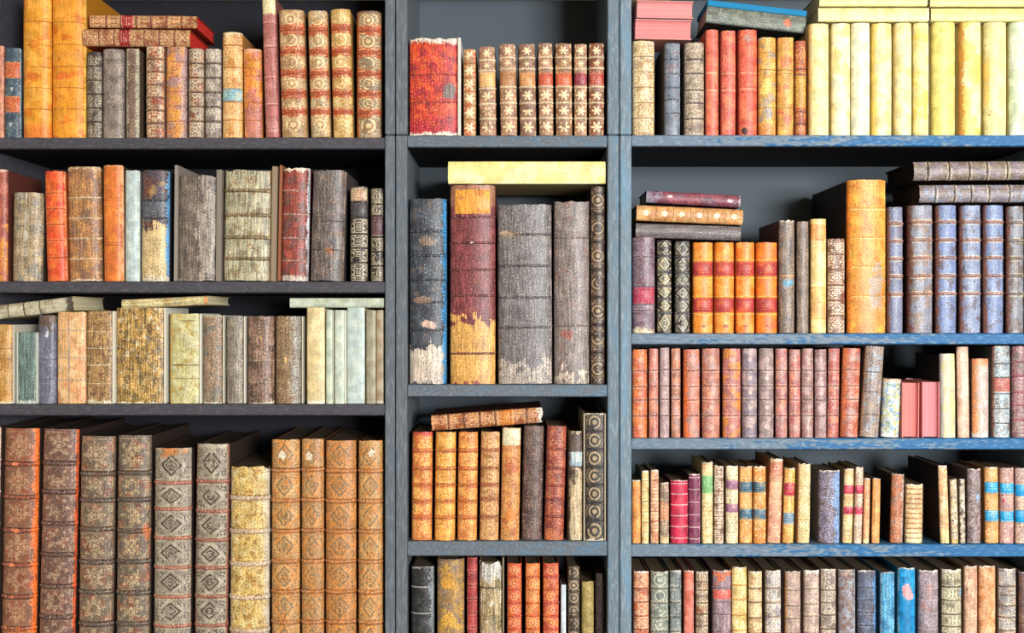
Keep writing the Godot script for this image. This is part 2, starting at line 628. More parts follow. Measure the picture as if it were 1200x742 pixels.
func pages_mesh(w: float, h0: float, h1: float, b: float, dp: float, hollow: float) -> ArrayMesh:
	var st := begin()
	var n := 8
	var zf := func(x: float) -> float:
		var q := 2.0 * x / w
		return b * sqrt(maxf(0.0, 1.0 - q * q)) * 0.92
	var zb := func(x: float) -> float:
		var q := 2.0 * x / w
		return -dp + hollow * sqrt(maxf(0.0, 1.0 - q * q))
	for i in n:
		var xa := -w * 0.5 + w * i / n
		var xb := -w * 0.5 + w * (i + 1) / n
		var fa: float = zf.call(xa)
		var fb: float = zf.call(xb)
		var ba: float = zb.call(xa)
		var bb: float = zb.call(xb)
		quad(st, Vector3(xa, h1, ba), Vector3(xb, h1, bb), Vector3(xb, h1, fb), Vector3(xa, h1, fa), Vector3.UP)
		quad(st, Vector3(xa, h0, fa), Vector3(xb, h0, fb), Vector3(xb, h0, bb), Vector3(xa, h0, ba), Vector3.DOWN)
		var nf := Vector3(-(fb - fa), 0, xb - xa).normalized()
		var nbk := Vector3(bb - ba, 0, -(xb - xa)).normalized()
		quad(st, Vector3(xa, h1, fa), Vector3(xb, h1, fb), Vector3(xb, h0, fb), Vector3(xa, h0, fa), nf)
		quad(st, Vector3(xb, h1, bb), Vector3(xa, h1, ba), Vector3(xa, h0, ba), Vector3(xb, h0, bb), nbk)
	quad(st, Vector3(-w * 0.5, h1, -dp), Vector3(-w * 0.5, h1, 0), Vector3(-w * 0.5, h0, 0), Vector3(-w * 0.5, h0, -dp), Vector3.LEFT)
	quad(st, Vector3(w * 0.5, h1, 0), Vector3(w * 0.5, h1, -dp), Vector3(w * 0.5, h0, -dp), Vector3(w * 0.5, h0, 0), Vector3.RIGHT)
	return st.commit()

func make_book(s: Dictionary, w: float, h: float, uv: Rect2, m: Material, called: String) -> Node3D:
	# a book standing on its tail, back towards +z; the joint of back and boards lies at z = 0
	var t := Node3D.new()
	t.name = numbered(called)
	add_child(t)
	var wl: float = s.wl[0] * S if s.has("wl") else 0.0
	var wr: float = s.wr[0] * S if s.has("wr") else 0.0
	var sw := w - wl - wr
	var cx := (wl - wr) * 0.5
	var b := bulge(s, w)
	var dp: float = s.get("d", clampf(h * 0.70, 0.10, 0.25))
	var tb := clampf(w * 0.07, 0.0016, 0.0042)
	var bh := h - 0.0015
	var bc := hx(s.k) if s.has("k") else hx(s.c).darkened(0.12)
	var bm := plain(bc, 0.6, grain_tex, 9.0)
	obj("spine", spine_mesh(sw, h, b, s.t * S, uv, cx), m, t)
	for side in [-1.0, 1.0]:
		var o: float = wl if side < 0 else wr
		if o > 0.0:
			var f: Array = s.wl if side < 0 else s.wr
			var a0 := -w * 0.5 if side < 0 else w * 0.5 - o
			board("cover_board", Vector3(a0, 0.0, -dp), Vector3(a0 + o, h + f[2] * S, b * 0.85), plain(hx(f[1]), 0.7, grain_tex, 9.0), t, 1, 1.0, 1.0, 0.0, 0.0008)
		else:
			var a0 := -w * 0.5 if side < 0 else w * 0.5 - tb
			board("cover_board", Vector3(a0, 0.0, -dp), Vector3(a0 + tb, bh, -0.0002), bm, t, 1, 1.0, 1.0, 0.0, 0.0007)
	var pc := hx(s.get("p", "75654f"))
	var sq := minf(0.0035, h * 0.012)
	var pl := maxf(tb, wl)
	var pr := maxf(tb, wr)
	var pw := w - pl - pr - 0.0002
	var pg := obj("page_block", pages_mesh(pw, sq, bh - sq, b * 0.6, dp - 0.004, minf(pw * 0.16, 0.008)), plain(pc, 0.9, page_tex, 14.0), t)
	pg.position.x = (pl - pr) * 0.5
	var rb: float = s.r * S * 1.15
	if s.get("u", 0.2) > 0.0:
		for v in s.bands:
			var yb: float = h * (1.0 - v)
			obj("raised_band", patch_mesh(sw, b, yb - rb, yb + rb, rb * 1.1, true, h, uv, cx, 0.985), m, t)
	for l in s.labels:
		obj("title_label", patch_mesh(sw, b, h * (1.0 - l[1]), h * (1.0 - l[0]), 0.0006, false, h, uv, cx, asin(1.0 - 2.0 * maxf(l[4], 0.015)) / (PI * 0.5)), m, t)
	return t

func bulge(s: Dictionary, w: float) -> float:
	return clampf(w * s.u, 0.0012, 0.016)

func build_row(row: Dictionary):
	var parsed := []
	var x := 2
	var y := 2
	var rowh := 0
	var aw := 1024
	var spots := []
	# lay every spine of this shelf out on one sheet, then paint them
	for bk in row.books:
		var s := parse(bk[5])
		parsed.append(s)
		var W := int(ceil((bk[1] - bk[0]) * K))
		var H := int(ceil((row.y - bk[2]) * K))
		if x + W + 2 > aw:
			x = 2
			y += rowh + 2
			rowh = 0
		spots.append([x, y, W, H])
		x += W + 2
		rowh = maxi(rowh, H)
	for bk in row.get("lying", []):
		var s := parse(bk[7])
		parsed.append(s)
		var W := int(ceil(bk[4] * K))
		var H := int(ceil((bk[1] - bk[0]) * K))
		if x + W + 2 > aw:
			x = 2
			y += rowh + 2
			rowh = 0
		spots.append([x, y, W, H])
		x += W + 2
		rowh = maxi(rowh, H)
	var ah := y + rowh + 2
	var img := PackedByteArray()
	img.resize(aw * ah * 3)
	var hgt := PackedByteArray()
	hgt.resize(aw * ah)
	hgt.fill(128)
	for i in spots.size():
		var p: Array = spots[i]
		paint(img, hgt, aw, p[0], p[1], p[2], p[3], parsed[i])
	var m := StandardMaterial3D.new()
	m.albedo_texture = ImageTexture.create_from_image(Image.create_from_data(aw, ah, false, Image.FORMAT_RGB8, img))
	m.heightmap_enabled = true
	m.heightmap_texture = ImageTexture.create_from_image(Image.create_from_data(aw, ah, false, Image.FORMAT_L8, hgt))
	m.heightmap_scale = 0.06
	m.roughness = 0.42
	m.metallic_specular = 0.45
	var i := 0
	for bk in row.books:
		var s: Dictionary = parsed[i]
		var p: Array = spots[i]
		i += 1
		var uv := Rect2(float(p[0]) / aw, float(p[1]) / ah, float(p[2]) / aw, float(p[3]) / ah)
		var set_back: float = s.get("back", 0.004 + rng.randf() * 0.006)
		var w: float = (bk[1] - bk[0] - 0.5) * S * (CAM_D + set_back + 0.005) / CAM_D
		var h: float = py(bk[2], set_back) - py(row.y)
		var b := bulge(s, w)
		var t := make_book(s, w, h, uv, m, s.get("name", row.get("kind", "leather_book")))
		var lean: float = -atan(bk[3] * S / h)
		t.rotation.z = lean
		if s.has("fore"):
			t.rotation = Vector3(0, PI, -lean)
		var depth := set_back + b
		var z := -depth
		if s.has("fore"):
			z = -set_back - s.get("d", clampf(h * 0.70, 0.10, 0.25))
		t.position = Vector3(px((bk[0] + bk[1]) * 0.5, depth), py(row.y) + absf(sin(lean)) * w * 0.5 + 0.0006, z)
		tag(t, bk[4], row)
	for bk in row.get("lying", []):
		# [x of one end, x of the other, middle y at each, thickness, +1 head to the right or -1, look, spec, turn]
		var s: Dictionary = parsed[i]
		var p: Array = spots[i]
		i += 1
		var uv := Rect2(float(p[0]) / aw, float(p[1]) / ah, float(p[2]) / aw, float(p[3]) / ah)
		var set_back: float = s.get("back", 0.008)
		var w: float = (bk[4] - 0.5) * S
		var b := bulge(s, w)
		var depth := set_back + b
		var a := Vector3(px(bk[0], depth), py(bk[2], depth), 0)
		var c := Vector3(px(bk[1], depth), py(bk[3], depth), 0)
		var h := (c - a).length()
		var t := make_book(s, w, h, uv, m, "lying_book")
		var ang := atan2(c.y - a.y, c.x - a.x)
		var dir: float = bk[5]
		var at := a if dir > 0 else c
		var z := -depth
		var turn: float = bk[8] if bk.size() > 8 else 0.0
		var bas := Basis(Vector3.UP, turn) * Basis(Vector3.BACK, ang - PI * 0.5 * dir)
		if s.has("fore"):
			z = -set_back - s.get("d", clampf(h * 0.70, 0.10, 0.25))
			bas = bas * Basis(Vector3.UP, PI)
		t.basis = bas
		t.position = Vector3(at.x, at.y, z)
		tag(t, bk[6], row)

func tag(t: Node3D, look: String, row: Dictionary):
	t.set_meta("label", look + " on " + row.where)
	t.set_meta("category", "book")
	t.set_meta("group", "old books on the " + row.where)

# ------------------------------------------------------------------------------------------------ the books
# Spec: c base colour, m patches colour:share[:grain], b raised bands, q gilt lines, o tooling, l label, z zone of another colour,
# e edge tone (wear, and at the sides also painted light and shade), i thin lines, x round spot, w wear, g grain, v streaks, p page edges, k boards, wl/wr bare board beside the back.
const FAMILY := {
	"gilt_brown": "c=7f6248 m=94523a:.3 b=5:5e4534 q=c8a878 o=ara:c9ab7c w=.35",
	"redstripe": "c=bc9466 m=c9a87a:.4 z=.11-.19:bc5c36:.01 z=.29-.36:bc5c36:.01 z=.46-.53:bc5c36:.01 z=.62-.69:bc5c36:.01 z=.77-.83:bc5c36:.01 b=.15,.325,.495,.655,.80:a84e30 r=1 q=8c4428 o=rnd:e6cf9c:.75 w=.4 p=8a7050",
	"folio": "c=846c58 m=8e5a44:.3 b=6:6d5344 r=2.3 q=3c2c24 o=ros:c8ae88 w=.45 k=3c3029 p=4a3c30 u=.26 d=.25",
	"folio_dia": "c=a29684 m=b4aa94:.4 b=6:a05840 r=2.2 q=b0a088 o=dia:3e342a:.85 w=.35 k=41332b p=4a3c30 u=.26 d=.25",
	"folio_tan": "c=cc9a60 m=d48c48:.4 b=6:b26c3a r=2 q=6a4526 o=dia:7c6a4e:.95 w=.3 k=5a3c26 u=.26 d=.25",
	"star": "c=b08468 m=94705c:.4 b=.15,.27,.47,.645,.81:ecd7ae r=1.3 o=star:fbeab4:1 w=.15 k=5a3a2a",
	"vellum": "c=e8dcae m=e4cf86:.35:.6 n=1 w=.05 g=.05 v=.06 u=.28 t=.3 k=e8d8a0 p=e6d8b0 ro=.5",
	"orange4": "c=ee8a30 m=f2a24a:.4 l=.21-.37:b03a3c:d8803c l=.61-.77:b03a3c:d8803c i=.19,.39,.59,.79:f6c060 w=.15 x=.5,.92,.16,.02:8a3a20 b=.195,.385,.60,.785:f0b050 r=.7",
	"bluegrey": "c=7b7f98 m=6a5a5e:.16 e=L:7a4a3c:.16 b=.13,.27,.41,.55,.69:a06858 r=1.6 q=dcc8a0 w=.3 k=4a3430",  # the brown left edge is shade painted on the spine
	"kred": "c=c67a6a m=d48a6c:.35 m=b08a84:.3 b=.24,.42,.57,.75:8e564e r=.8 q=d8a890 o=dot:d99a84:.7 w=.35 k=5e342c",
	"kgrey": "c=a88c8c m=b89c98:.35 b=.24,.42,.57,.75:6e5a5c r=.8 q=c0a49c o=dot:c8a89c:.7 w=.35 k=4e3834",
	"lblue": "c=e0944a m=e8b070:.4 l=.20-.34:3c6a86:d8b070 l=.55-.69:3c6a86:d8b070 o=flt:f4dcae w=.3 b=.19,.35,.54,.70:e8c48a r=.6",
	"lbright": "c=d0a080 m=e09c5c:.35 l=.20-.34:2a9ad0:bfe0e8 l=.57-.71:2a9ad0:bfe0e8 o=flt:ecd4b4 w=.3 b=.19,.35,.56,.72:c89878 r=.6",
	"mgilt": "c=a08c78 m=b0988c:.4 b=.25,.44,.63,.82:74604e r=1 q=d4c2a0 o=ara:d8cca8 w=.35",
	"orangeG": "c=d88440 m=e09a48:.4 b=.17,.335,.49,.64,.785:b85a30 r=1.2 q=8c4420 o=flt:f4c878 w=.35 k=6a3a20",
	"redH": "c=c8563a m=d8703c:.35 b=6:a8442e r=1 o=rnd:e8b078:.8 w=.35",
	"blackgilt": "c=3a332e b=6:2a2624 r=1 o=dia:c8b88c:1 w=.25 k=241f1c m=4e4238:.3",
}

const ROWS := [
	{"y": 161.0, "where": "top shelf of grey bookcase", "books": [
		[-6, 5.5, 54, 0, "salmon leather book beside the navy one", "c=c98268 m=d49a70:.4 w=.4 g=.2"],
		[6, 25.5, 56, 0, "navy book with two orange red labels", "c=3f4f5e m=5a6a70:.35 l=.16-.34:d0663c:e8b080 l=.54-.72:d0663c:e8b080 b=.15,.35,.53,.73:56707a r=.7 e=R:93aab4:.07 x=.5,.46,.16,.025:b8c4bc x=.5,.85,.16,.025:b8c4bc w=.4"],
		[28, 61.5, -16, 0, "tall orange book beside the navy one", "c=e6982e m=eeac48:.45:.6 m=dd7626:.18:.7 i=.23,.385,.53,.67,.81:b4742c r=.6 w=.18 g=.07 x=.45,.59,.3,.03:d9742c e=B:e27a30:.08 u=.3 b=.232,.387,.532,.672,.812:eba640"],
		[62, 102, -17, 0, "tall broad orange book touching the lying red ones", "c=e8982a m=ee9e3a:.45:.6 m=dc6c22:.2:.7 i=.24,.385,.53,.67,.81:b4702a r=.6 w=.15 g=.07 x=.35,.59,.3,.032:dc6e2a e=R:f0c060:.06 u=.26 b=.242,.387,.532,.672,.812:eba640"],
		[102.5, 120.5, 61, 0, "black gilt book under the lying red books", "c=5a5048 m=74655a:.4 o=ara:b0a488 b=5:443c36 w=.45 k=2a2522 e=T:2a2624:.05"],
		[121, 146.5, 57.5, 0, "plain grey brown book under the lying red books", "c=8a7c74 m=9a8a7c:.4 m=74685e:.3 w=.3 g=.2 i=.12,.5,.86:6e625a e=B:c8bca4:.015"],
		[148, 164, 57, 0, "thin grey vellum book with a dark middle stripe", "c=76604e m=8a7260:.4 e=L:b0aa90:.24 e=R:b0aa90:.22 w=.4"],
		[171.5, 193.5, 54, 0, "brown book with cream and rust tooling", "F=gilt_brown c=9a7660 m=a8553c:.35 o=ara:dccaa4 b=6:7e5846"],
		[195, 220, 55, 0, "mottled orange and mauve book below red page ends", "c=d08a58 m=e09a48:.45 m=b08a88:.35 b=5:c07a4c r=.8 w=.4 g=.22 e=R:a88a88:.2"],
		[221, 239.5, 57, 0, "grey gilt book next to the mottled orange one", "F=gilt_brown c=8a7462 o=ara:d8ccb0 b=5:6a5448"],
		[240.5, 260, 57, 0, "ash grey gilt book before the blue labelled one", "F=gilt_brown c=8c7e72 M=9c8c80:.4 o=ara:d4c8b4 b=5:54463e q=b0a090"],
		[261, 285, 38, 0, "ornate orange book with a pale blue label", "c=d8934e m=e6b478:.4 o=ara:e8cc98 b=.12,.33,.535,.66,.83:c47838 r=.8 l=.535-.655:9cc0c4:3c7c8c w=.35 e=T:e8cfa4:.05"],
		[286.5, 308, 57.5, -1, "short orange book beside a tall pink one", "c=d88238 m=e89a3e:.4 m=c8786a:.35 b=.12,.30,.6,.8:c46a38 r=.8 z=.62-1.0:c07a68 e=L:f0b060:.12 e=T:dfa47e:.04 w=.35"],
		[311.5, 327.5, -4, -4.5, "tall slim pink book with a cream cap", "c=b06a62 m=c0807a:.4 z=0-.12:e8d8a8:.01 i=.18,.35,.57,.76,.95:dcb0a4 b=.19,.36,.58,.77:a45c54 r=.8 w=.3"],
		[330.5, 361, 12, -4, "tan book with red bands beside the pink one", "F=redstripe c=b48a60"],
		[364.5, 388, 13, -4, "slimmer tan book with red bands", "F=redstripe M=b4a080:.4 bc=b05a38"],
		[390.5, 414.5, 11, -3.5, "yellower tan book with orange bands", "F=redstripe c=c89c58 M=d8b878:.4"],
		[418, 447.5, 13, 0, "darker tan banded book against the side panel", "F=redstripe c=a07c54 M=8e7a64:.45 e=T:6a503c:.02 e=L:c4683a:.13"]],
	 "lying": [
		[106, 232, 25.5, 26.5, 15.5, 1, "upper of two lying red edged gilt books", "F=gilt_brown c=9c5c40 M=b06a44:.4 b=6:80402c o=ara:dcbc84 l=.59-.70:a82a26:f4e4c0 p=e8382c k=a8402c d=.13 back=.012"],
		[98.5, 224, 44.5, 45.5, 21, 1, "lower of two lying red edged gilt books", "F=gilt_brown c=a06248 M=b0704c:.4 b=6:84442e o=ara:d8b884 l=.55-.66:9c2224:f4e4c0 p=e8382c k=a8402c d=.14 back=.006"]]},

	{"y": 330.0, "where": "second shelf of grey bookcase", "books": [
		[-7, 10, 199, 0, "red brown book with its worn side showing", "c=a8584a m=b8705c:.4 z=.62-1.0:d0863c:.2 k=6e3a30 w=.4 e=T:d8b8a8:.03 d=.15"],
		[15.5, 51, 226, 1.5, "short tan grey book with chequered streaks", "c=a08a6c m=b8a482:.4 m=8e8a80:.3 b=.18,.40,.62,.82:c0aa88 r=.7 v=.22 i=.3,.52,.72:8a7452 w=.4 k=4a3c30 x=.5,.5,.07,.5:b4ac9a"],
		[56, 80, 201, -3, "bright orange red book with dark bands", "c=e2622e m=ea7636:.4 m=d84a2c:.35 b=.20,.34,.485,.63,.785:b84a26 r=.8 q=f49a5c w=.15 g=.1 e=R:f0a878:.05 e=L:b0623c:.05"],
		[82, 121.5, 196, -2.5, "broad brown book with four pale bands", "c=a8754a m=bc8a54:.4 m=8c6854:.35 b=.27,.45,.625,.805:dcc29c r=1.1 v=.2 w=.4 e=B:d8c4a0:.02 e=T:c4a882:.03"],
		[122.5, 146.5, 194, -1, "smooth orange book with thin double lines", "c=dc7836 m=e68a3a:.4 m=c86834:.3 i=.28,.30,.665,.685:a85024 e=R:e8b48c:.09 w=.15 g=.1 k=3a2a22 e=T:e0a070:.02"],
		[147, 164.5, 200, 0, "pale blue grey paper covered book", "c=b4c4c2 m=c6d0c6:.4 w=.12 g=.08 v=.08 x=.2,.45,.1,.04:9aaaa8 e=R:d6dccc:.08 k=8c9894"],
		[166, 199, 200, 1, "navy book with torn tan lower half", "c=4c4450 m=6a4038:.45 z=.27-.45:5c5e66:.02 z=.50-1.0:d2b684:.05 m=c89a50:.12 e=R:5f9cd0:.10 b=.27,.43:2e2c34 r=1.2 w=.55 e=B:dcd2b8:.05 k=342e30"],
		[205, 260.5, 205, 1, "large ragged brown folio with loose boards", "c=6c6058 m=84766a:.4 z=0-0:000000 x=.78,.5,.33,.75:968a7e w=.5 v=.3 wl=4:a0958a:11 wr=6:958a7c:6 t=3 u=.12 g=.2 e=B:9c8e80:.02"],
		[262, 325, 199, 2, "wide pale vellum folio with brown cords", "c=a8a084 m=b8b294:.4 m=927e5c:.25 b=.19,.41,.61,.80:6c5436 r=2 v=.32 w=.5 wr=6:a49078:4 t=2 u=.14 x=.9,.66,.06,.05:5a5648 e=R:a0805c:.08"],
		[326.5, 362, 197, 2.5, "dark red book with frayed white ends", "c=8e4238 m=a85244:.4 m=6e4c48:.35 b=.20,.41,.62,.82:b89a8c r=1 w=.45 e=T:d8ccb4:.035 e=B:d0c4b4:.05 e=R:c4ccd4:.09 v=.2 t=1.5 wl=3:a86848:3"],
		[363.5, 403, 200, 4, "dark grey brown leaning leather book", "c=665c58 m=766c66:.45 m=7a5a48:.15 b=.46,.72:544a48 r=.7 v=.3 w=.5 e=R:8e7c70:.04 t=1 x=.6,.72,.2,.03:8c5a3c"],
		[410.5, 431.5, 219, 0, "black book with cream squares and red label", "F=blackgilt b=.155,.33,.50,.645,.8:2a2624 l=.02-.15:c8b090:b8402c l=.17-.32:4a4648:00000000 o=ara:d8ccac"],
		[434.5, 449.5, 221, 0, "slim black gilt book against the side panel", "F=blackgilt b=.17,.29,.52,.68,.83:2a2624 l=.30-.5:5a3c44:8a6a5c o=ara:ccbc98"]]},

	{"y": 474.0, "where": "third shelf of grey bookcase", "kind": "vellum_book", "books": [
		[-4, 19, 381, 0, "mustard vellum book under the stitched lying one", "c=c08c48 m=d0a468:.4 wr=1.8:e4dcc8 i=.3,.43:94683c w=.3 v=.15 e=B:e4d8b8:.03"],
		[20, 45, 390, 0, "short teal grey book with white edges", "c=62756e m=748a82:.4 wl=1.5:d8dcd0 wr=2:d8dcd0 v=.35 w=.3 e=B:c4c8bc:.06 u=.1"],
		[45.5, 67, 370, 0, "slate blue book with white cracks", "c=6c6c7c m=7c7c8c:.4 z=0-.12:6a5648:.06 x=.62,.2,.16,.07:d4d4d4 w=.35 i=.5,.72:54505c v=.15"],
		[67.5, 102, 366, 0, "peach book with a grey check pattern", "c=e2b078 m=eac494:.4 m=dc9a6c:.3 i=.20,.50,.74:ac9a8c:1.2 x=.45,.5,.03,.8:a8988a w=.2 g=.08 v=.12 u=.15"],
		[102, 135.5, 365, 0, "brown mottled vellum with cream edge and bands", "c=a07a4c m=b89464:.4:1.6 m=7a5a44:.25:1.5 b=.22,.40,.58,.78:e0d2ae r=.7 wr=2.6:f2ecd6 v=.2 w=.7 u=.12 e=B:dcd0b0:.04"],
		[136.5, 196, 361, 0, "widest stained vellum book with rusty speckles", "c=aa8446 m=c09a5c:.4:1.4 m=7c6440:.3:1.5 m=cfc8b0:.14:1.6 wr=2:f6f2e0 v=.4 w=.9 u=.1 e=B:dcd6b0:.02"],
		[199, 237, 368, 0, "yellow green vellum with faded brown writing", "c=c4bc84 m=d4ccA0:.4 m=b89a54:.2 wr=2:f6f2e0 e=L:cc9a48:.10 i=.57,.72:84744c w=.35 g=.12 x=.4,.57,.3,.012:7c6c48 x=.6,.08,.3,.01:84744c u=.12"],
		[238, 264.5, 370, 0, "brown speckled book beside the yellow vellum", "c=927860 m=a08870:.4:1.6 m=6e7068:.25 wr=1.6:e0dac6 w=.8 v=.2 e=T:b8a888:.03 e=B:e0d8c0:.02"],
		[265.5, 289, 371, 0, "grey brown book with a white edge", "c=867c6e m=948a7a:.4:1.5 wr=1.8:ece6d4 w=.7 v=.25"],
		[290.5, 322, 371, 0, "chestnut brown book with a gilt dotted centre", "c=846656 m=947666:.4:1.5 m=5c4a3e:.3 w=.7 v=.25 x=.55,.25,.05,.06:d0a468 i=.5,.75:ac9474 e=B:d4c8ac:.02"],
		[323, 357, 371, 0, "half brown half grey book before cream ones", "c=8c7054 m=9c8260:.35:1.5 e=R:8a867c:.36 w=.75 v=.2 wr=1.6:d8d2bc i=.5,.75:b89c6c x=.42,.5,.06,.03:d8b070"],
		[359.5, 381, 361, 0, "cream yellow book holding the lying pale volume", "F=vellum c=e0ce9e M=d8c08c:.4:.6 u=.12 e=B:eee6d0:.04"],
		[382, 391, 364, 0, "narrow pale green pamphlet", "F=vellum c=c2ccb4 M=b2bea8:.4 u=.15 wr=1:e2e4d0"],
		[392, 406, 364, 0, "pale green book with a white edge", "F=vellum c=ccd2be M=bcc8b8:.4 u=.12 wr=2:eeeedc"],
		[406.5, 428, 361, 0, "pale blue green paper book", "F=vellum c=b8c6c0 M=c4cdc0:.4 u=.12"],
		[429, 440.5, 364, 0, "narrow olive grey book near the side panel", "F=vellum c=a09a84 M=948a72:.4 u=.15"],
		[441, 450, 364, 0, "thin tan book against the side panel", "F=vellum c=a28c70 M=b0a088:.4 u=.15 e=B:c4bca8:.03"]],
	 "lying": [
		[-5, 88, 366.5, 355.5, 17, 1, "sloping stitched cream vellum volume", "F=vellum c=beb498 M=cfc8ae:.4 m=9c8e74:.25 i=.62,.82,.42:4a4034:1.1 w=.5 t=2 e=T:4c443c:.1 back=.004 d=.16"],
		[143, 245, 356.5, 352, 11, 1, "thin tan vellum volume with an orange end", "F=vellum c=c8ba8a M=bca068:.35 e=T:d08a50:.05 w=.5 t=2 back=.004 d=.16 v=.2"],
		[340, 450, 355, 355, 12, 1, "long pale green lying volume", "F=vellum c=bcc4ac M=c8d0c0:.4 w=.2 back=.004 d=.16"]]},

	{"y": 772.0, "where": "lowest shelf of grey bookcase", "kind": "leather_folio", "books": [
		[-11, -3, 501, 5, "dark brown folio cut off beside the fiery one", "F=folio c=5e4438 e=R:d0b8a8:.1 back=.004"],
		[2, 43, 503, 4.5, "brown folio with a fiery orange edge", "F=folio c=8e6048 M=98563e:.35 b=.155,.30,.445,.597,.735,.875:8c4836 o=ros:b48e6c e=R:ea6e2a:.14 x=.45,.155,.12,.012:ee8a60 x=.45,.445,.12,.012:ee8a60 x=.42,.597,.12,.012:ee8a60 x=.42,.735,.12,.012:ee8a60 z=.87-1.0:e07a30:.01 z=.9-1.0:7e5240:.01"],
		[46, 88, 504, 6, "dark folio with an ember red edge", "F=folio c=76584c M=845648:.35 b=.15,.275,.415,.55,.69,.825:5a4038 o=ros:b4987a e=R:e05a30:.06"],
		[92.5, 133, 512, 3.5, "grey brown folio with gilt panels, third big one", "F=folio c=7a6856 b=.17,.29,.42,.57,.705,.85:584a40 o=ros:c0a682"],
		[136.5, 176, 511, 2.5, "grey brown folio with rubbed orange spots", "F=folio c=766859 b=.17,.29,.43,.57,.71,.85:54483f o=ros:c4aa80 x=.9,.45,.1,.06:c06a40 x=.9,.62,.08,.05:a87058"],
		[180.5, 224, 526, 1.5, "ash grey folio with red bands beside brown ones", "F=folio_dia b=.165,.29,.43,.57,.71,.85:a85a44 x=.5,.02,.4,.03:c07840"],
		[228, 267, 521, 3, "ash grey folio with red bands beside torn one", "F=folio_dia c=9a8c7a b=.175,.315,.45,.58,.715,.85:964c3a e=L:96503c:.07 e=R:8a5444:.05"],
		[269.5, 316, 547, 1, "torn yellow folio with bare pink cords", "c=cfae66 m=dcc68a:.4:1.2 m=a87a3c:.25:1.4 b=.165,.34,.51,.685,.86:c4a894 r=3 w=.7 e=R:c0b4a0:.13 e=L:b4a48c:.09 g=.2 t=3 k=4a3a2e p=6a5c4a d=.25"],
		[318.5, 352, 516, 0, "tan diamond tooled folio beside the torn yellow one", "F=folio_tan x=.42,.07,.14,.025:e8dcc4"],
		[353.5, 380, 515, 0, "narrowest tan diamond tooled folio", "F=folio_tan c=ba8a58 x=.4,.08,.16,.02:e0d4bc"],
		[381.5, 418, 517, 0, "widest tan diamond tooled folio", "F=folio_tan c=c2844c"],
		[420, 449.5, 517, 0, "tan diamond tooled folio against the side panel", "F=folio_tan x=.6,.06,.16,.02:e4d8c4"]]},

	{"y": 158.5, "where": "top shelf of narrow bookcase", "books": [
		[479.5, 540.5, 44, 0, "wide scuffed crimson book with white torn edges", "c=c4402e m=dc5830:.45:1.2 m=a42c38:.35 b=.38,.66:86322e r=.7 z=.86-1.0:b83038:.06 x=.78,.54,.16,.11:6a6864 wr=3.5:efe8dc:0 e=T:dcd4c0:.06 e=B:e4dcc8:.035 w=.55 v=.25 u=.1 t=2 g=.2 k=802a24"],
		[543, 558, 58, 0, "small rust and cream gilt book", "c=b88a5c m=c8643c:.3 b=5:a0663c r=.6 o=star:f4e6bc:1.1 w=.3"],
		[562, 582, 55, -1.5, "star tooled brown book with a pale orange label", "F=star l=.29-.45:e2ac6c:f0d4a0"],
		[586.5, 606.5, 52, -2, "star tooled brown book with a brown label", "F=star l=.31-.46:a8744c:d0a878"],
		[609, 629, 52, -2, "star tooled brown book with a tan orange label", "F=star l=.31-.46:cc8c58:e0b888 c=8a6450"],
		[631.5, 649, 51, -1.5, "star tooled brown book with a brick red label", "F=star l=.32-.46:c4533c:e0a080"],
		[651, 671, 51, -1, "widest star tooled book with an orange red label", "F=star l=.32-.46:cc6040:e0a080 c=9c7050"],
		[672.5, 688, 52, 0, "narrow star tooled book with a dark red label", "F=star l=.32-.45:8e3444:c08078"],
		[689.5, 708, 51, 0, "star tooled book with red label against side panel", "F=star l=.32-.45:b0483a:d09080 c=88523c"]]},

	{"y": 451.0, "where": "second shelf of narrow bookcase", "books": [
		[479.5, 524, 232, 0, "black book with blue edge and pale torn foot", "c=3c4048 m=505660:.4 m=7a6456:.12 b=.18,.31,.44,.56,.71:30343a r=1.2 e=R:2e7cb4:.13 z=.80-1.0:cdbcaa:.03 x=.55,.68,.2,.025:d8b09c x=.5,.23,.25,.035:8a7262 x=.4,.55,.25,.02:8a7060 w=.6 v=.25 t=1.5"],
		[527, 581, 217, 0, "maroon book with a bright orange paper label", "c=74383a m=884444:.4 l=.025-.145:f2a242:00000000:.13 z=.68-1.0:d6a056:.04 z=-.1-.15:9c6a50:.02 b=.16,.29,.425,.555,.845:5c2c30 r=1.2 m=a05848:.1 v=.2 w=.35 x=.5,.29,.07,.01:e8dcd0"],
		[583.5, 647.5, 239, -1, "broad dark grey leather book with frayed foot", "c=6e6868 m=7c7674:.4 b=.17,.345,.52,.685:443f40 r=1.2 o=flt:7a7474 z=.90-1.0:b4a698:.05 x=.28,.165,.26,.016:b4987c w=.6 v=.25 e=R:98888a:.04 t=1.5 i=.15,.19:8a7460"],
		[648.5, 691, 236, 0, "smooth grey brown book with frayed foot", "c=80746f m=8e827c:.4 m=86605a:.12 b=.2,.68:685e5c r=.7 z=.95-1.0:c8b8a4:.05 x=.35,.73,.18,.03:9a5a54 w=.45 v=.22 t=1.5"],
		[691.5, 709, 219, 0, "very dark slim book with gilt rings", "c=40302a m=54403a:.35 b=6:2c221e r=.9 o=rnd:b49a72:1 w=.3 k=241c18"]],
	 "lying": [
		[525.5, 709.5, 202.5, 202.5, 27, -1, "cream yellow vellum volume lying over big books", "F=vellum c=ece090 M=f0e6ac:.45:.6 wl=0.01:f0e4a8 u=.10 e=B:e8d890:.02 back=.004 d=.2 x=.03,.5,.02,.6:fdfdf0"]]},

	{"y": 635.0, "where": "third shelf of narrow bookcase", "books": [
		[482, 506.5, 507, 1, "orange banded book with a red head, outermost", "F=orangeG c=d4783e e=T:c0413c:.04 e=L:c86434:.06"],
		[509, 533.5, 507, 1.3, "golden orange banded book, second of three alike", "F=orangeG c=de9440 M=e8a850:.45"],
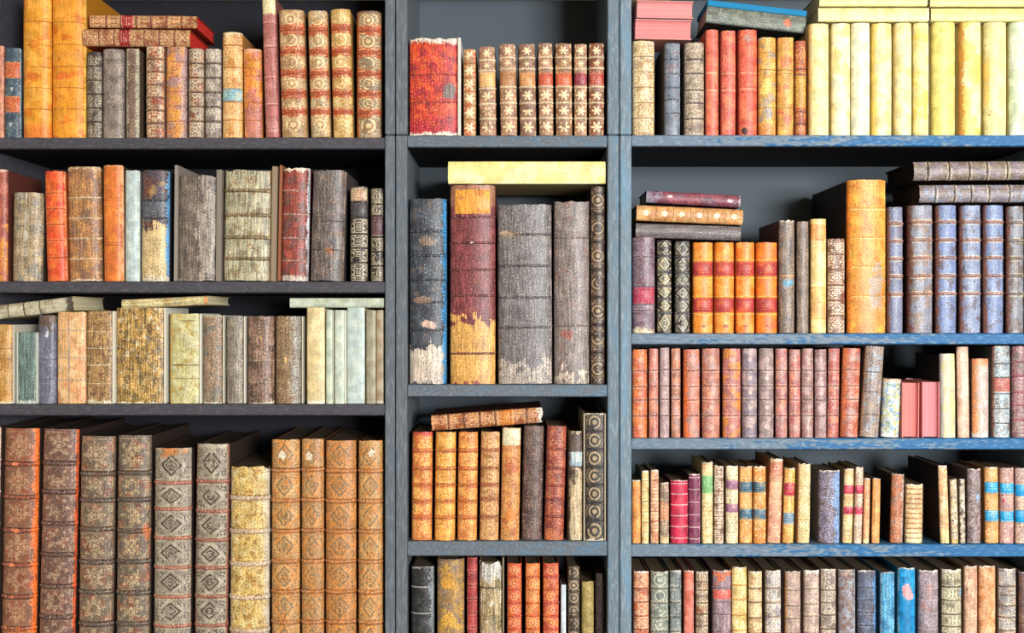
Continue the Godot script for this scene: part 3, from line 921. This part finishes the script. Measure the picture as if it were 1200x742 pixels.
		[535.5, 559, 507, 1.6, "orange banded book, third of three alike", "F=orangeG c=d88042 m=e0a058:.3"],
		[561.5, 584.5, 506.5, 1.8, "browner tan gilt banded book", "F=orangeG c=b4784a M=c08e58:.4 o=ara:dcb47c b=.17,.335,.49,.62,.785:98583a"],
		[586, 608.5, 502, 2.3, "tan mottled book with a cream head label", "c=cc8c50 m=dca060:.4 m=b8683c:.3 l=.01-.155:e6dcb8:00000000 x=.5,.35,.4,.05:b46038 x=.5,.78,.4,.06:d88038 w=.4"],
		[610.5, 635, 500, 3, "dark brown book with thin grey bands", "c=584440 m=6a544c:.4 b=.15,.32,.47,.62,.78:7a6660 r=.8 o=flt:8a7064 w=.35 v=.2"],
		[637, 660.5, 500, 3.6, "red brown book with raised bands", "c=9c4a3a m=b05c40:.4 m=84403c:.3 b=.20,.37,.52,.64,.79:74342c r=1.2 o=flt:c48a60 w=.3 e=B:b86a44:.1"],
		[664.5, 682.5, 506, 1, "torn cream book with a pale blue label", "c=c0a884 m=cdb894:.4 z=0-.34:5a4a40:.03 l=.19-.32:a8bcc4:00000000 e=L:3c3028:.2 x=.3,.42,.4,.08:3c302a w=.5 v=.2"],
		[683.5, 710, 485, 0, "black book framed in cream with gilt rings", "c=2e2824 m=3c342e:.3 b=6:221d1a r=.8 o=rnd:b89e74:1 wl=1.6:c8bca4 wr=1.6:c8bca4 e=T:c4b89c:.012 e=B:c4b89c:.02 w=.25 u=.08"]],
	 "lying": [
		[505.5, 636, 496, 486, 19, 1, "tilted brown gilt volume with a torn white end", "F=gilt_brown c=a45c3c M=b8743e:.4 b=6:6e3c28 o=ara:d8b080 l=.26-.38:d8833c:e8b070 e=T:e4dcd0:.05 t=2 w=.5 back=.006 d=.15 k=5a3426"]]},

	{"y": 772.0, "where": "lowest shelf of narrow bookcase", "books": [
		[482, 509, 665, 0, "black book with silver bands", "c=2c2c2c m=444444:.3 b=.22,.51,.8:c0c0b8 r=1 e=R:8a9498:.22 w=.3 e=T:98948c:.02"],
		[512, 544.5, 656, 0, "broad gold speckled brown book", "c=a07c50 m=c09444:.4:1.2 m=86705e:.35 x=.5,.22,.38,.09:cc9438 x=.5,.65,.4,.1:cc9a40 w=.45 e=T:6a5440:.02"],
		[547, 559.5, 654, 0, "slim dark red book", "c=983a3c m=b04a44:.4 b=6:782c30 r=.8 q=c87c6c w=.3"],
		[561.5, 591, 658, 0, "ragged torn vellum book with curling skin", "c=a8926c m=c8bea6:.4 m=8a7444:.25 z=0-.2:c4beb4:.05 x=.4,.28,.4,.012:3a3026 x=.6,.6,.03,.3:5a4a34 w=.8 v=.35 t=5 wr=2:98886c:4"],
		[594, 611.5, 661, 0, "red gilt book beside the torn vellum", "F=redH"],
		[615.5, 633, 661, 0, "orange gilt book between two red ones", "F=redH c=d4713a M=e08a48:.4"],
		[636, 655, 661, 0, "red gilt book beside the white pamphlet", "F=redH c=c0503c"],
		[657, 663.5, 686, 0, "thin white pamphlet", "c=c4d0d8 m=d4dcde:.4 w=.1 g=.05"],
		[665, 679.5, 664, 0, "dark brown gilt book behind the white pamphlet", "c=4c3e34 m=5e4c40:.3 b=6:3a2e28 r=.7 o=rnd:b09c80:1 w=.3"],
		[681, 696, 682, 0, "short olive tan book", "c=a08a52 m=b09a5e:.4 w=.25 back=.03"],
		[697.5, 710, 673, 0, "very dark brown book against the side panel", "c=3c302c m=4c3e38:.4 b=6:2c2420 r=.7 w=.3 back=.03"]]},

	{"y": 158.0, "where": "top shelf of blue-edged bookcase", "books": [  # cream books: orange side edges are painted shade, pale ones painted light
		[740.5, 767, 48, 0, "cream tan gilt mottled book by the side panel", "c=c49a68 m=d8bc8c:.45:1.3 m=a88a7c:.25 b=5:b08a68 r=.7 o=ara:ecdcb4 w=.4"],
		[778, 797, 51, 0, "blue grey banded book beside a dark gap", "c=707886 m=848c96:.4 m=805c5c:.12 b=.17,.33,.48,.61,.76:4c525e r=.9 w=.3 e=R:98a4ae:.07"],
		[801, 825, 50, 0, "grey brown gilt book beside salmon ones", "F=gilt_brown c=8a7868 M=9a8878:.4 b=.18,.33,.51,.65,.82:5e5048 r=1 q=c8b8a0 o=ara:c8b498"],
		[826, 842, 35, 0, "salmon red slim book, first of three", "c=dc7058 m=e4865c:.4 m=d05c4c:.3 i=.41,.57:f0b890:1 w=.35 g=.12 e=L:b85a48:.08"],
		[844, 862, 36, 0, "salmon red slim book, middle of three", "c=d86a58 m=e0805c:.4 m=cc584c:.3 i=.41,.57:f0b490:1 w=.35 g=.12 e=L:b05444:.08"],
		[864, 887, 35, 0, "salmon red wider book with a black spot", "c=d86048 m=e27650:.4 m=c84c40:.3 i=.41,.56:f0ac80:1 w=.35 x=.3,.96,.25,.035:2c2420 x=.5,.10,.25,.05:a88478 e=L:a84c3c:.1 g=.12"],
		[888, 909, 44, 0, "golden orange book with grey streaks", "c=d49a48 m=e0b868:.4 m=a89484:.3 i=.15,.33,.72:b07a38 x=.4,.5,.3,.1:ecc868 x=.5,.78,.4,.06:a49c94 w=.35 b=.33,.72:c89044 r=.7 e=B:dc8a48:.1"],
		[910, 930, 44, 0, "golden orange book with red patches", "c=d69a4c m=e2b460:.4 m=cc6c4c:.2 b=.33,.37,.72:b08a58 r=.7 x=.5,.23,.35,.06:d07a4c x=.5,.83,.35,.06:cc6a58 w=.35 i=.12,.9:c08448"],
		[931, 944.5, 48, 0, "slim red brown book with gold tooling", "c=aa5438 m=bc6a40:.4 b=.30,.36,.75,.88:6e4a38 r=.8 o=flt:e8b858 z=.38-.7:c08a3c:.03 w=.35"],
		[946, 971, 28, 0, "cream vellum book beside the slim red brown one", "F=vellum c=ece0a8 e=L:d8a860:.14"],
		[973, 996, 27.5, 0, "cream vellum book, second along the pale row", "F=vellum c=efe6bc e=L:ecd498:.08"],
		[996.5, 1019, 27, 0, "whitest cream vellum book in the pale row", "F=vellum c=eae6be M=eaeccc:.4:.6"],
		[1020, 1044.5, 27.5, 0, "cream vellum book with golden shade painted on one edge", "F=vellum c=eee2b0 e=L:f0c860:.22"],
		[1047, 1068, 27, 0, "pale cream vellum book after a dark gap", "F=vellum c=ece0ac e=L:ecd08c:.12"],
		[1069, 1088, 27, 0, "cream vellum book stained golden yellow", "F=vellum c=ead994 M=f2ca5c:.4:.5 e=R:f8f2d8:.12"],
		[1090.5, 1118.5, 26, 0, "broad lemon yellow vellum book", "F=vellum c=e8d678 M=eedc84:.4:.5 x=.4,.07,.14,.02:e4b45c e=R:f6efc4:.06"],
		[1122, 1149, 26, 0, "yellow vellum book with brown shade painted on one side", "F=vellum c=e8d070 M=f4e8b0:.35:.5 e=L:c08238:.2"],
		[1151.5, 1178.5, 26, 0, "cream vellum book with an orange streak", "F=vellum c=e6d99c M=eed88c:.4:.5 x=.12,.5,.12,.26:ecc06c x=.2,.82,.05,.015:b08848"],
		[1181, 1206, 26, 0, "greenish white vellum book at the pale row's end", "F=vellum c=ccd6b0 M=e4e8d0:.4:.6"]],
	 "lying": [
		[743.5, 810.5, 35.5, 37, 24, 1, "lower pink page block lying with fore edge out", "c=e07c7c p=f89a98 k=f0a8a4 fore=1 d=.10 back=.006 t=1.5 name=x"],
		[745.5, 812.5, 12, 13.5, 21, 1, "upper pink page block lying with fore edge out", "c=e07c7c p=faa2a0 k=f0a8a4 fore=1 d=.10 back=.006 t=1.5"],
		[740.8, 786, -4.6, -4, 9, 1, "thin cream volume above the pink page blocks", "F=vellum c=e8e0d0 d=.1 back=.006"],
		[828, 944, 13.5, 26.5, 28, 1, "tilted grey green book with a red dot", "c=6c7468 m=7c8272:.4 m=5c5c50:.3 x=.5,.18,.22,.05:d8643c w=.35 k=1e8cc0 p=c8c0ac d=.12 back=.03 wl=7:1e8cc0 wr=1.2:4a5250 u=.06"],
		[958.5, 1088, 17.5, 17.5, 17, 1, "lower cream vellum volume lying over the pale row", "F=vellum c=ece09c u=.12 d=.16 back=.004 e=T:e6dcae:.02"],
		[960, 1086, -0.5, -0.5, 17, 1, "upper cream vellum volume lying over the pale row", "F=vellum c=e8dc84 u=.12 d=.16 back=.004"],
		[1090.5, 1207, 17.6, 17.6, 16, 1, "lower yellow vellum volume lying over the row's end", "F=vellum c=e6d686 u=.12 d=.16 back=.004"],
		[1089.5, 1206, 0, 0, 17, 1, "upper yellow vellum volume lying over the row's end", "F=vellum c=e8d87c u=.12 d=.16 back=.004"]]},

	{"y": 391.0, "where": "second shelf of blue-edged bookcase", "books": [
		[740.5, 767.5, 278.5, 0, "mauve grey book with a red label", "c=7a6470 m=8e7880:.4 m=6a4a54:.3 l=.52-.69:b03a50:d88080 b=.2,.51,.70,.76:5c4854 r=.7 q=a08c94 e=B:d4c4a4:.06 w=.35"],
		[769.5, 787, 282, 0, "black book with cream diamond tooling", "F=blackgilt M=8a7c62:.4 b=.17,.34,.49,.63,.78:4a5058 o=dia:dcd4ac:1.1"],
		[790, 808.5, 283, 0, "black book with greyer diamond tooling", "F=blackgilt M=7c766a:.4 b=.17,.34,.49,.63,.78:44484e o=dia:c4c0ac:1.1"],
		[811, 835.5, 284.5, 0, "orange book with two red labels, nearest black ones", "F=orange4"],
		[837, 860, 284.5, 0, "orange book with two red labels, second of four", "F=orange4 o=dot:f4b860:.6"],
		[861.5, 884, 284.5, 0, "orange book with two red labels, third of four", "F=orange4 c=f08230"],
		[885.5, 910.5, 284.5, 0, "orange book with two red labels, beside grey brown", "F=orange4 c=ec8028 M=e87040:.35"],
		[912, 931, 258, 0, "grey brown book with a blue patch", "c=83705f m=927e70:.4 m=746a68:.3 x=.55,.56,.32,.03:5c90b0 i=.49:d8944c:1.4 w=.4 v=.2 t=1.5 k=6a3a30 e=T:d4c4b0:.02"],
		[933, 947.5, 260, 0, "slim plain grey brown book", "c=7c6c60 m=8c7a6e:.4 w=.35 v=.2 k=4a3a32"],
		[949, 968, 257, 0, "cream book with orange compartments", "c=ecca84 m=f2dc9c:.4 z=.05-.18:e8a05c:.01 z=.60-.72:eaba70:.01 z=.74-.87:e8b070:.01 b=.18,.60,.73,.87:dca860 r=.6 w=.2 g=.1 i=.02:d8a868"],
		[969, 989.5, 280, 0, "short brown book with cream scroll tooling", "F=gilt_brown c=8a6250 o=ara:f0e6cc b=5:8a6450 q=e4d4b0"],
		[991, 1037.5, 211, 0, "big golden orange book towering over its row", "c=e0983e m=e8aa48:.4 m=d4782c:.14 i=.19,.38,.57,.76:f0cc80:1 x=.72,.68,.2,.18:a89888 e=L:e87e2a:.10 z=.62-1.0:dc9244:.1 b=.185,.375,.565,.755:d89038 r=.8 w=.25 u=.2 k=2e211a d=.24 e=R:ecc070:.05"],
		[1039, 1057.5, 243, 0, "slim blue grey book beside the golden one", "F=bluegrey"],
		[1061, 1092, 241, 0, "blue grey book with brown shade painted on one side", "F=bluegrey e=L:5e342a:.2 c=8a8c98 M=8a7468:.35"],  # brown left side is shade put into the colour
		[1095, 1120, 241, 0, "blue grey book with red bands, third from golden", "F=bluegrey c=7888b0"],
		[1123, 1148.5, 241, 0, "blue grey book with red bands, fourth from golden", "F=bluegrey c=8490ac"],
		[1151, 1175, 241, 0, "blue grey book with red bands, fifth from golden", "F=bluegrey c=7a8ab0"],
		[1178, 1199, 242, 0, "greyer banded book at the row's end", "F=bluegrey c=84848e M=6e6058:.4 b=.13,.27,.41,.55,.69:74645c"]],
	 "lying": [
		[744.5, 867.5, 270, 274, 17.5, 1, "grey book lying lowest of the three", "c=6c6464 m=7c7472:.4 w=.3 v=.2 k=524a48 d=.14 back=.012"],
		[745.5, 869.5, 249.5, 255, 19, 1, "tan book with white dots in the lying pile", "c=cc945c m=d8a870:.4 m=bc8048:.3 b=5:c08a54 r=.5 o=dot:f4e8cc:.8 w=.25 k=5c4232 d=.14 back=.008"],
		[757, 867, 230.5, 236.5, 15, 1, "dark red book topmost of the lying pile", "c=82404c m=94505a:.4 m=6c4858:.3 x=.5,.12,.14,.04:d8c8c8 x=.4,.75,.1,.03:d8c8c8 e=B:8c8494:.12 e=T:b8a0a0:.02 w=.3 k=5a5054 d=.13 back=.022"],
		[1069, 1207, 201, 200, 23, -1, "upper grey book with cream bands lying flat", "c=847668 m=90828c:.4 m=74665a:.3 b=.12,.30,.47,.62,.79:3c342e r=1.1 q=e4d4b0 w=.35 k=3a2e28 p=3c322a d=.16 back=.006"],
		[1076, 1207, 227.5, 227, 21.5, -1, "lower grey book with cream bands lying flat", "c=8a8088 m=8a94a8:.35 m=7c6c64:.35 b=.14,.31,.46,.62,.8:544a48 r=1 q=dccdb4 w=.35 k=5a4a40 p=564a40 d=.16 back=.006"]]},

	{"y": 514.0, "where": "third shelf of blue-edged bookcase", "books": [
		[740.5, 758.5, 410, 0, "orange red book by the side panel", "F=kred c=c86a4c M=dc7c44:.5"],
		[760, 771.5, 409, 0, "slim red book, second of the uniform set", "F=kred"],
		[772.5, 784.5, 408, 0, "slim mauve grey book, third of the uniform set", "F=kgrey"],
		[786, 797.5, 409, 0, "slim brownish red book, fourth of the uniform set", "F=kred c=a4705a"],
		[800, 820, 410, 0, "red book with an orange flank, fifth in set", "F=kred e=L:dc6c3c:.3"],
		[822, 843.5, 409, 0, "wide dusty red book, sixth in set", "F=kred c=b0705e"],
		[846, 868, 409, 0, "wide book with golden orange flakes", "F=kred c=b27068 M=e08c40:.35"],
		[869, 887, 409, 0, "purple grey book beside the golden flaked one", "F=kgrey c=84747e"],
		[888.5, 906.5, 409, 0, "grey brown book, second of the grey pair", "F=kgrey c=8c7874"],
		[908, 922.5, 409, 0, "mauve red book beside the grey pair", "F=kred c=a86e6e"],
		[924, 938, 410, 0, "pinkish red book before a narrow twin", "F=kred c=b86e66"],
		[939, 953, 409, 0, "narrow dusty red twin in the set", "F=kgrey c=a0766e"],
		[954, 968.5, 410, 0, "mauve book two places before the leaning ones", "F=kgrey c=9a7474"],
		[968.5, 982.5, 409, 1.5, "slightly leaning red book in the set", "F=kred c=b0605a"],
		[983, 1005, 409, 3.5, "last leaning red book of the uniform set", "F=kred c=b4604c e=L:cc6a40:.25"],
		[1006.5, 1029, 407, 7, "worn grey blue book leaning on the reds", "c=94827c m=a48e7c:.4 m=98a0ac:.3 i=.28,.5,.75:6c5c58 w=.5 v=.15 b=.28,.5,.75:847470 r=.6 e=L:b09070:.1"],
		[1031, 1053, 445, 3, "small pale book with blue and yellow flowers", "c=c8ccc8 m=6c9cc8:.3:2.2 m=dcc870:.25:2.6 m=8aa080:.15:2.4 w=.3 e=T:d8a890:.04 e=B:e0dcd4:.05 k=b0a898"],
		[1054.5, 1075, 448, 0.5, "salmon page block with fore edge out", "c=dca0a0 p=f6928a k=ee9088 fore=1 d=.09 back=.008"],
		[1078, 1099, 447, 0, "rose pink page block with fore edge out", "c=dca0a0 p=f49a9e k=ee9498 fore=1 d=.09 back=.008"],
		[1101, 1119.5, 415, -1, "cream yellow book beside the pink page block", "c=d8ccaa m=e4d49c:.4 x=.7,.65,.25,.3:e8d08c w=.15 g=.07 e=L:b4b0ac:.2 k=2a2420"],
		[1121.5, 1136, 407, -1.5, "slim pinkish cream tall book", "c=dcb8a0 m=e4c8b0:.4 m=d4a48c:.3 w=.15 g=.08 e=R:c0a090:.1 k=2a2420"],
		[1137.5, 1158, 421, 0, "book half orange and half grey white", "c=c4aca0 m=d0bcb4:.4 e=L:e0905c:.35 e=T:d88a5c:.08 w=.3 e=B:dcd0c8:.06"],
		[1161, 1183, 406, 0, "pale blue grey gilt book with a red label", "c=8a98a0 m=a09a94:.4 m=7a6a64:.25 b=.19,.34,.52,.68,.84:5c5c60 r=.8 l=.35-.5:b4655a:d8a090 o=ara:c0ccd0 w=.35 e=L:7c5044:.12"],
		[1184.5, 1205, 406.5, 0, "purple red gilt book cut off at the end", "c=8a5c64 m=9c6c70:.4 m=74645c:.3 b=.17,.32,.5,.64,.8:a04a50 r=1 o=flt:c4a89c w=.35"]]},

	{"y": 638.5, "where": "fourth shelf of blue-edged bookcase", "books": [
		[740.5, 751, 563, 0, "short plain orange book by the side panel", "c=e0924c m=e8a45c:.4 m=d4804c:.3 w=.3 v=.15 k=5a3c2a e=T:d4c8bc:.022 t=1"],
		[751.5, 760.5, 552, 0, "slim yellow cream gilt book", "c=d0a860 m=dcc07c:.4 b=6:b88c4c r=.6 o=ara:f0deb0 w=.3 k=4a382a e=T:d4c8bc:.022 t=1"],
		[762, 772, 551, 0, "slim red and cream gilt book", "c=c88260 m=d89468:.4 b=6:b06048 r=.6 o=ara:ecd4b0 w=.3 k=4a322a e=T:d4c8bc:.022 t=1"],
		[773, 784, 566, 0, "short brown grey book with an orange middle", "c=8c7260 m=a08470:.4 z=.3-.6:c8845c:.03 z=.87-1.0:d8c090:.02 b=.14,.28,.72,.86:dcc8a4 r=.6 o=flt:e4d4b4 w=.35 e=T:d4c8bc:.022 t=1"],
		[785, 806, 563, 0, "bright crimson book with white bands", "c=c42848 m=d03a50:.4 m=a82440:.25 b=.055,.22,.39,.56,.73,.91:ecccc4 r=.8 w=.15 g=.08 k=7a1e30 e=R:e0a0a4:.05 e=T:d4c8bc:.022 t=1"],
		[806.5, 820.5, 556, 0, "maroon book with white bands", "c=7a3450 m=8c4460:.4 b=.05,.22,.40,.58,.76,.93:e0ccc8 r=.7 w=.2 e=R:b890a4:.12 k=4a2434 e=T:d4c8bc:.022 t=1"],
		[822, 835.5, 542, 0, "cream book with a green label", "c=dcc288 m=e6d49c:.4 l=.165-.385:7cb474:b8d8a0 z=-.1-.16:e2a878:.02 b=.40,.5,.6,.7,.8,.9:dcb478 r=.6 w=.3 o=flt:f4e8c0 e=T:d4c8bc:.022 t=1"],
		[836.5, 848, 546, 0, "brown book with white scroll tooling", "c=94705c m=a47c64:.35 b=5:80604e r=.5 o=ara:f0e4cc w=.25 e=T:d4c8bc:.022 t=1"],
		[850, 865, 546, 0, "cream book with two mauve labels", "c=ccb88c m=d8c8a0:.4 m=b8a078:.2 l=.19-.30:94607c:d0b0b8 l=.49-.6:94607c:d0b0b8 o=ara:ece0c0 b=.18,.31,.48,.61,.85:c8a478 r=.5 w=.3 e=T:d4c8bc:.022 t=1"],
		[866, 881.5, 547, 0, "orange book with two blue labels beside mauve labels", "F=lblue e=T:d4c8bc:.022 t=1"],
		[882.5, 897.5, 547, 0, "orange book with two blue labels, deeper orange one", "F=lblue c=e08838 l=.20-.34:34607a:d8b070 e=T:d4c8bc:.022 t=1"],
		[898.5, 914.5, 538, 3.2, "tall peach book with reddish compartments", "c=dca07c m=e4b48c:.4 z=.04-.2:c87a60:.01 z=.58-.95:d8957a:.03 b=.21,.58:e8c098 r=.7 o=flt:e8d0a8 w=.3 e=T:d4c8bc:.022 t=1"],
		[916.5, 929.5, 549, 2.5, "slim orange book with crimson and blue labels", "c=dca050 m=e8b868:.4 l=.2-.37:b83050:e0a060 l=.6-.74:6a88a0:c8d0d0 o=flt:f4d8a0 b=.19,.38,.59,.75:ecd0a0 r=.5 w=.3 e=T:d4c8bc:.022 t=1"],
		[933, 948.5, 544, 1.5, "cream yellow gilt book before a dark gap", "c=dcc890 m=e4d8ac:.4 b=6:d09c68 r=.6 o=flt:b88c50 w=.3 e=L:c07058:.1 e=T:d4c8bc:.022 t=1"],
		[958, 983.5, 552, 0.5, "purple grey book with a blue flank", "c=7c7488 m=8a8094:.45:2 m=6e5c5c:.3:2 e=R:7898c4:.35 i=.37:c0c0d0 w=.6 g=.25 e=T:d4c8bc:.022 t=1"],
		[986.5, 998.5, 550, 2.5, "tan book with two crimson labels", "c=d8b078 m=e4c490:.4 l=.22-.34:c0304c:e8a0a0 l=.51-.61:c0304c:e8a0a0 o=flt:f0e0b8 w=.3 e=T:d4c8bc:.022 t=1"],
		[1000, 1009.5, 548, 2.5, "slim cream book with two crimson labels", "c=dcc0a4 m=e8d4bc:.4 l=.24-.35:c83054:e8a0a0 l=.52-.62:c83054:e8a0a0 o=flt:8c5a4c w=.35 e=T:d4c8bc:.022 t=1"],
		[1010.5, 1018.5, 561, 1.5, "slim peach book beside crimson labels", "c=dc9c70 m=e4b080:.4 w=.3 i=.3,.6:c47c54 e=L:cc7858:.15 e=B:d8cc9c:.12 e=T:d4c8bc:.022 t=1"],
		[1020.5, 1030.5, 561, 1.5, "slim orange tan book before the brown one", "c=dc9858 m=e4ac6c:.4 w=.25 k=3a2a22 e=T:d4c8bc:.022 t=1"],
		[1042, 1057.5, 556, 2, "brown orange book with a dark side", "c=b06a48 m=c07c54:.4 m=a07868:.3 w=.4 g=.2 e=R:b09890:.25 k=3c2c2c e=T:d4c8bc:.022 t=1"],
		[1059.5, 1080.5, 568, 1, "short tan book with many brown bands", "c=d4b080 m=e0c498:.4 b=11:a4663c r=.8 z=.8-1.0:d4ccA0:.04 w=.3 e=R:c0b090:.1 e=T:d4c8bc:.022 t=1"],
		[1101.5, 1112.5, 546, -3, "peach cream book with a dark side board", "c=e0b484 m=e8c89c:.4 m=d49868:.25 w=.3 z=.85-1.0:dcc48c:.03 k=2c2022 d=.16 e=T:d4c8bc:.022 t=1"],
		[1114.5, 1123, 562, -2, "slim cream dotted book, wider of two", "c=ccb490 m=dcd0b4:.4:2 m=7c6a58:.2:2 w=.6 g=.25 e=B:e0c070:.1 e=T:d4c8bc:.022 t=1"],
		[1124.5, 1131.5, 562, -1, "slim black and cream dotted book", "c=b0a08c m=d8ccb8:.4:2 m=4a403a:.3:2 w=.7 g=.25 e=T:d4c8bc:.022 t=1"],
		[1132.5, 1149, 550, 0, "grey purple mottled book", "c=8a7878 m=9c8a8c:.4:2 m=74605c:.3:2 w=.5 g=.25 x=.7,.38,.15,.1:8aa8c8 e=T:d4c8bc:.022 t=1"],
		[1153.5, 1170, 548, -1, "orange book with two bright blue labels", "F=lbright c=dc9c58 e=T:d4c8bc:.022 t=1"],
		[1171, 1187.5, 549, 0, "mauve book with two bright blue labels", "F=lbright c=b88c88 M=c4988c:.4 x=.2,.44,.15,.04:c83c50 e=T:d4c8bc:.022 t=1"],
		[1188.5, 1205, 549, 0, "brown mauve book with two wide blue labels", "F=lbright c=ac8a84 M=b89880:.4 l=.22-.37:1a94cc:1a94cc l=.56-.72:1a94cc:1a94cc e=T:d4c8bc:.022 t=1"]]},

	{"y": 772.0, "where": "lowest shelf of blue-edged bookcase", "books": [
		[742, 760.5, 670, 0, "red orange gilt book by the side panel", "F=mgilt c=b87058 M=d0643c:.35 o=ara:e8c8a0 b=.2,.36,.52,.68:a0482f e=T:d4c8bc:.022 t=1"],
		[762, 783.5, 670, 0, "teal grey gilt book beside the red orange one", "F=mgilt c=788078 M=8a9084:.4 o=rnd:c4c4b0 b=.2,.37,.54,.7:54605c e=T:d4c8bc:.022 t=1"],
		[784.5, 798.5, 669, 0, "narrower teal grey gilt book", "F=mgilt c=6e7878 M=80807a:.4 o=flt:b8bcb0 b=.2,.37,.54,.7:505a5c e=T:d4c8bc:.022 t=1"],
		[801, 813, 669, 0, "slim salmon red plain book", "c=d87868 m=e08c78:.4:1.5 m=cc6450:.3 w=.4 g=.15 e=R:e8b8b0:.1 e=T:d4c8bc:.022 t=1"],
		[815, 830, 670, 0, "brown gilt banded book after the salmon one", "F=mgilt c=8c7868 M=a06848:.3 b=.12,.22,.37,.5,.64,.78:6a5848 e=T:d4c8bc:.022 t=1"],
		[834.5, 856.5, 669, 0, "mauve book with a bright red label", "c=947c84 m=a48c90:.4 l=.225-.33:e0685c:e0685c z=-.1-.19:d8704c:.06 b=.2,.36,.5,.7:6a5458 r=1 w=.4 v=.2 e=T:d4c8bc:.022 t=1"],
		[857, 875, 665, 0, "yellow cream gilt book", "F=mgilt c=dcb86c M=e4c884:.4 o=ara:f4e4b4 b=.2,.36,.53,.7:d08844 q=f0d890 e=T:d4c8bc:.022 t=1"],
		[876.5, 893, 670, 0, "tan gilt book beside the yellow one", "F=mgilt c=c09a68 M=ccac7c:.4 o=ara:ecdcb4 b=.2,.36,.54,.72:5c4632 e=T:d4c8bc:.022 t=1"],
		[896, 915, 669, 0, "grey cream scrollwork book", "F=mgilt c=9c9088 M=a8a0a4:.4 o=ara:e8e0cc b=.2,.37,.53,.72:8a6a5c e=T:d4c8bc:.022 t=1"],
		[919, 938, 670, 0, "mauve tan gilt book", "F=mgilt c=a88c84 M=b89c8c:.4 o=flt:d8c0a8 b=.22,.4,.55,.72:74605c e=L:c08858:.12 e=T:d4c8bc:.022 t=1"],
		[941, 960, 669, 0, "mauve tan gilt book with a pale head", "F=mgilt c=b0968c M=bca494:.4 o=flt:dccab4 b=.21,.39,.53,.72:84706a e=T:d8d4cc:.05"],
		[961, 979.5, 667, 0, "dark mauve gilt compartment book", "F=mgilt c=8c7870 M=98847c:.4 o=ara:d8ccb4 b=.24,.38,.52,.68:5c4a48 e=T:d4c8bc:.022 t=1"],
		[981.5, 1002, 668, 0, "mottled grey brown book", "c=8a7e80 m=98a0ac:.35:1.6 m=7c5c50:.3:1.8 w=.55 g=.22 x=.5,.04,.4,.04:c89470 e=R:a0a8b0:.15 e=T:d4c8bc:.022 t=1"],
		[1004, 1026, 669, 0, "dark blue grey banded book", "c=545a68 m=66708a:.4 m=6a545c:.2 b=.2,.34,.48,.63,.78:38404e r=.9 q=8c94a0 w=.3 e=R:5c8cbc:.2 e=T:d4c8bc:.022 t=1"],
		[1030.5, 1048, 671, 0, "medium blue book next to the brightest blue", "c=4c94bc m=64a8cc:.4 m=3a7aa4:.3 w=.4 v=.2 e=R:c0dce8:.06 e=L:94b0bc:.1 e=T:d4c8bc:.022 t=1"],
		[1051, 1072, 666, 0, "bright blue book with a pink round label", "c=1884bc m=2a98cc:.4 m=1470a8:.25 x=.5,.277,.33,.1:f09c98 w=.12 g=.08 v=.15 e=R:8cc8e0:.05 e=L:8aa4b0:.08 e=T:d4c8bc:.022 t=1"],
		[1075, 1099, 669, 0, "mauve grey book with pale lines", "c=8c8088 m=9c9098:.4 m=a06c64:.15 b=.2,.345,.5,.68:c4b4b0 r=.6 o=flt:ac9494 w=.35 v=.15 e=T:d4c8bc:.022 t=1"],
		[1102, 1126, 668, 0, "olive cream gilt book", "F=mgilt c=8a8068 M=98907a:.4 o=ara:dcd8b4 b=.2,.35,.51,.65:4c4a44 x=.9,.28,.12,.05:7ca0c0 e=T:d4c8bc:.022 t=1"],
		[1129, 1145, 664, 0, "peach tan plain book", "c=d0a488 m=dcb89c:.4 m=bc8c74:.3 w=.3 v=.15 e=T:d4c8bc:.022 t=1"],
		[1146, 1166, 664, 0, "orange tan book", "c=dc9c6c m=e4b084:.4:1.4 m=c88450:.3 w=.35 g=.15 e=R:e4c4a4:.06 e=T:d4c8bc:.022 t=1"],
		[1168.5, 1190, 667, 0, "grey gilt book before the dark brown last one", "F=mgilt c=8c8484 M=a07c64:.3 o=ara:ccc4b4 b=.2,.3,.42,.55,.7:5c5050 e=T:d4c8bc:.022 t=1"],
		[1193, 1206, 671, 0, "dark brown book at the row's end", "c=6c4c40 m=7c5c4c:.4 m=5c4040:.3 b=.2,.4,.6,.8:4c342c r=.8 w=.35 e=T:d4c8bc:.022 t=1"]]},
]
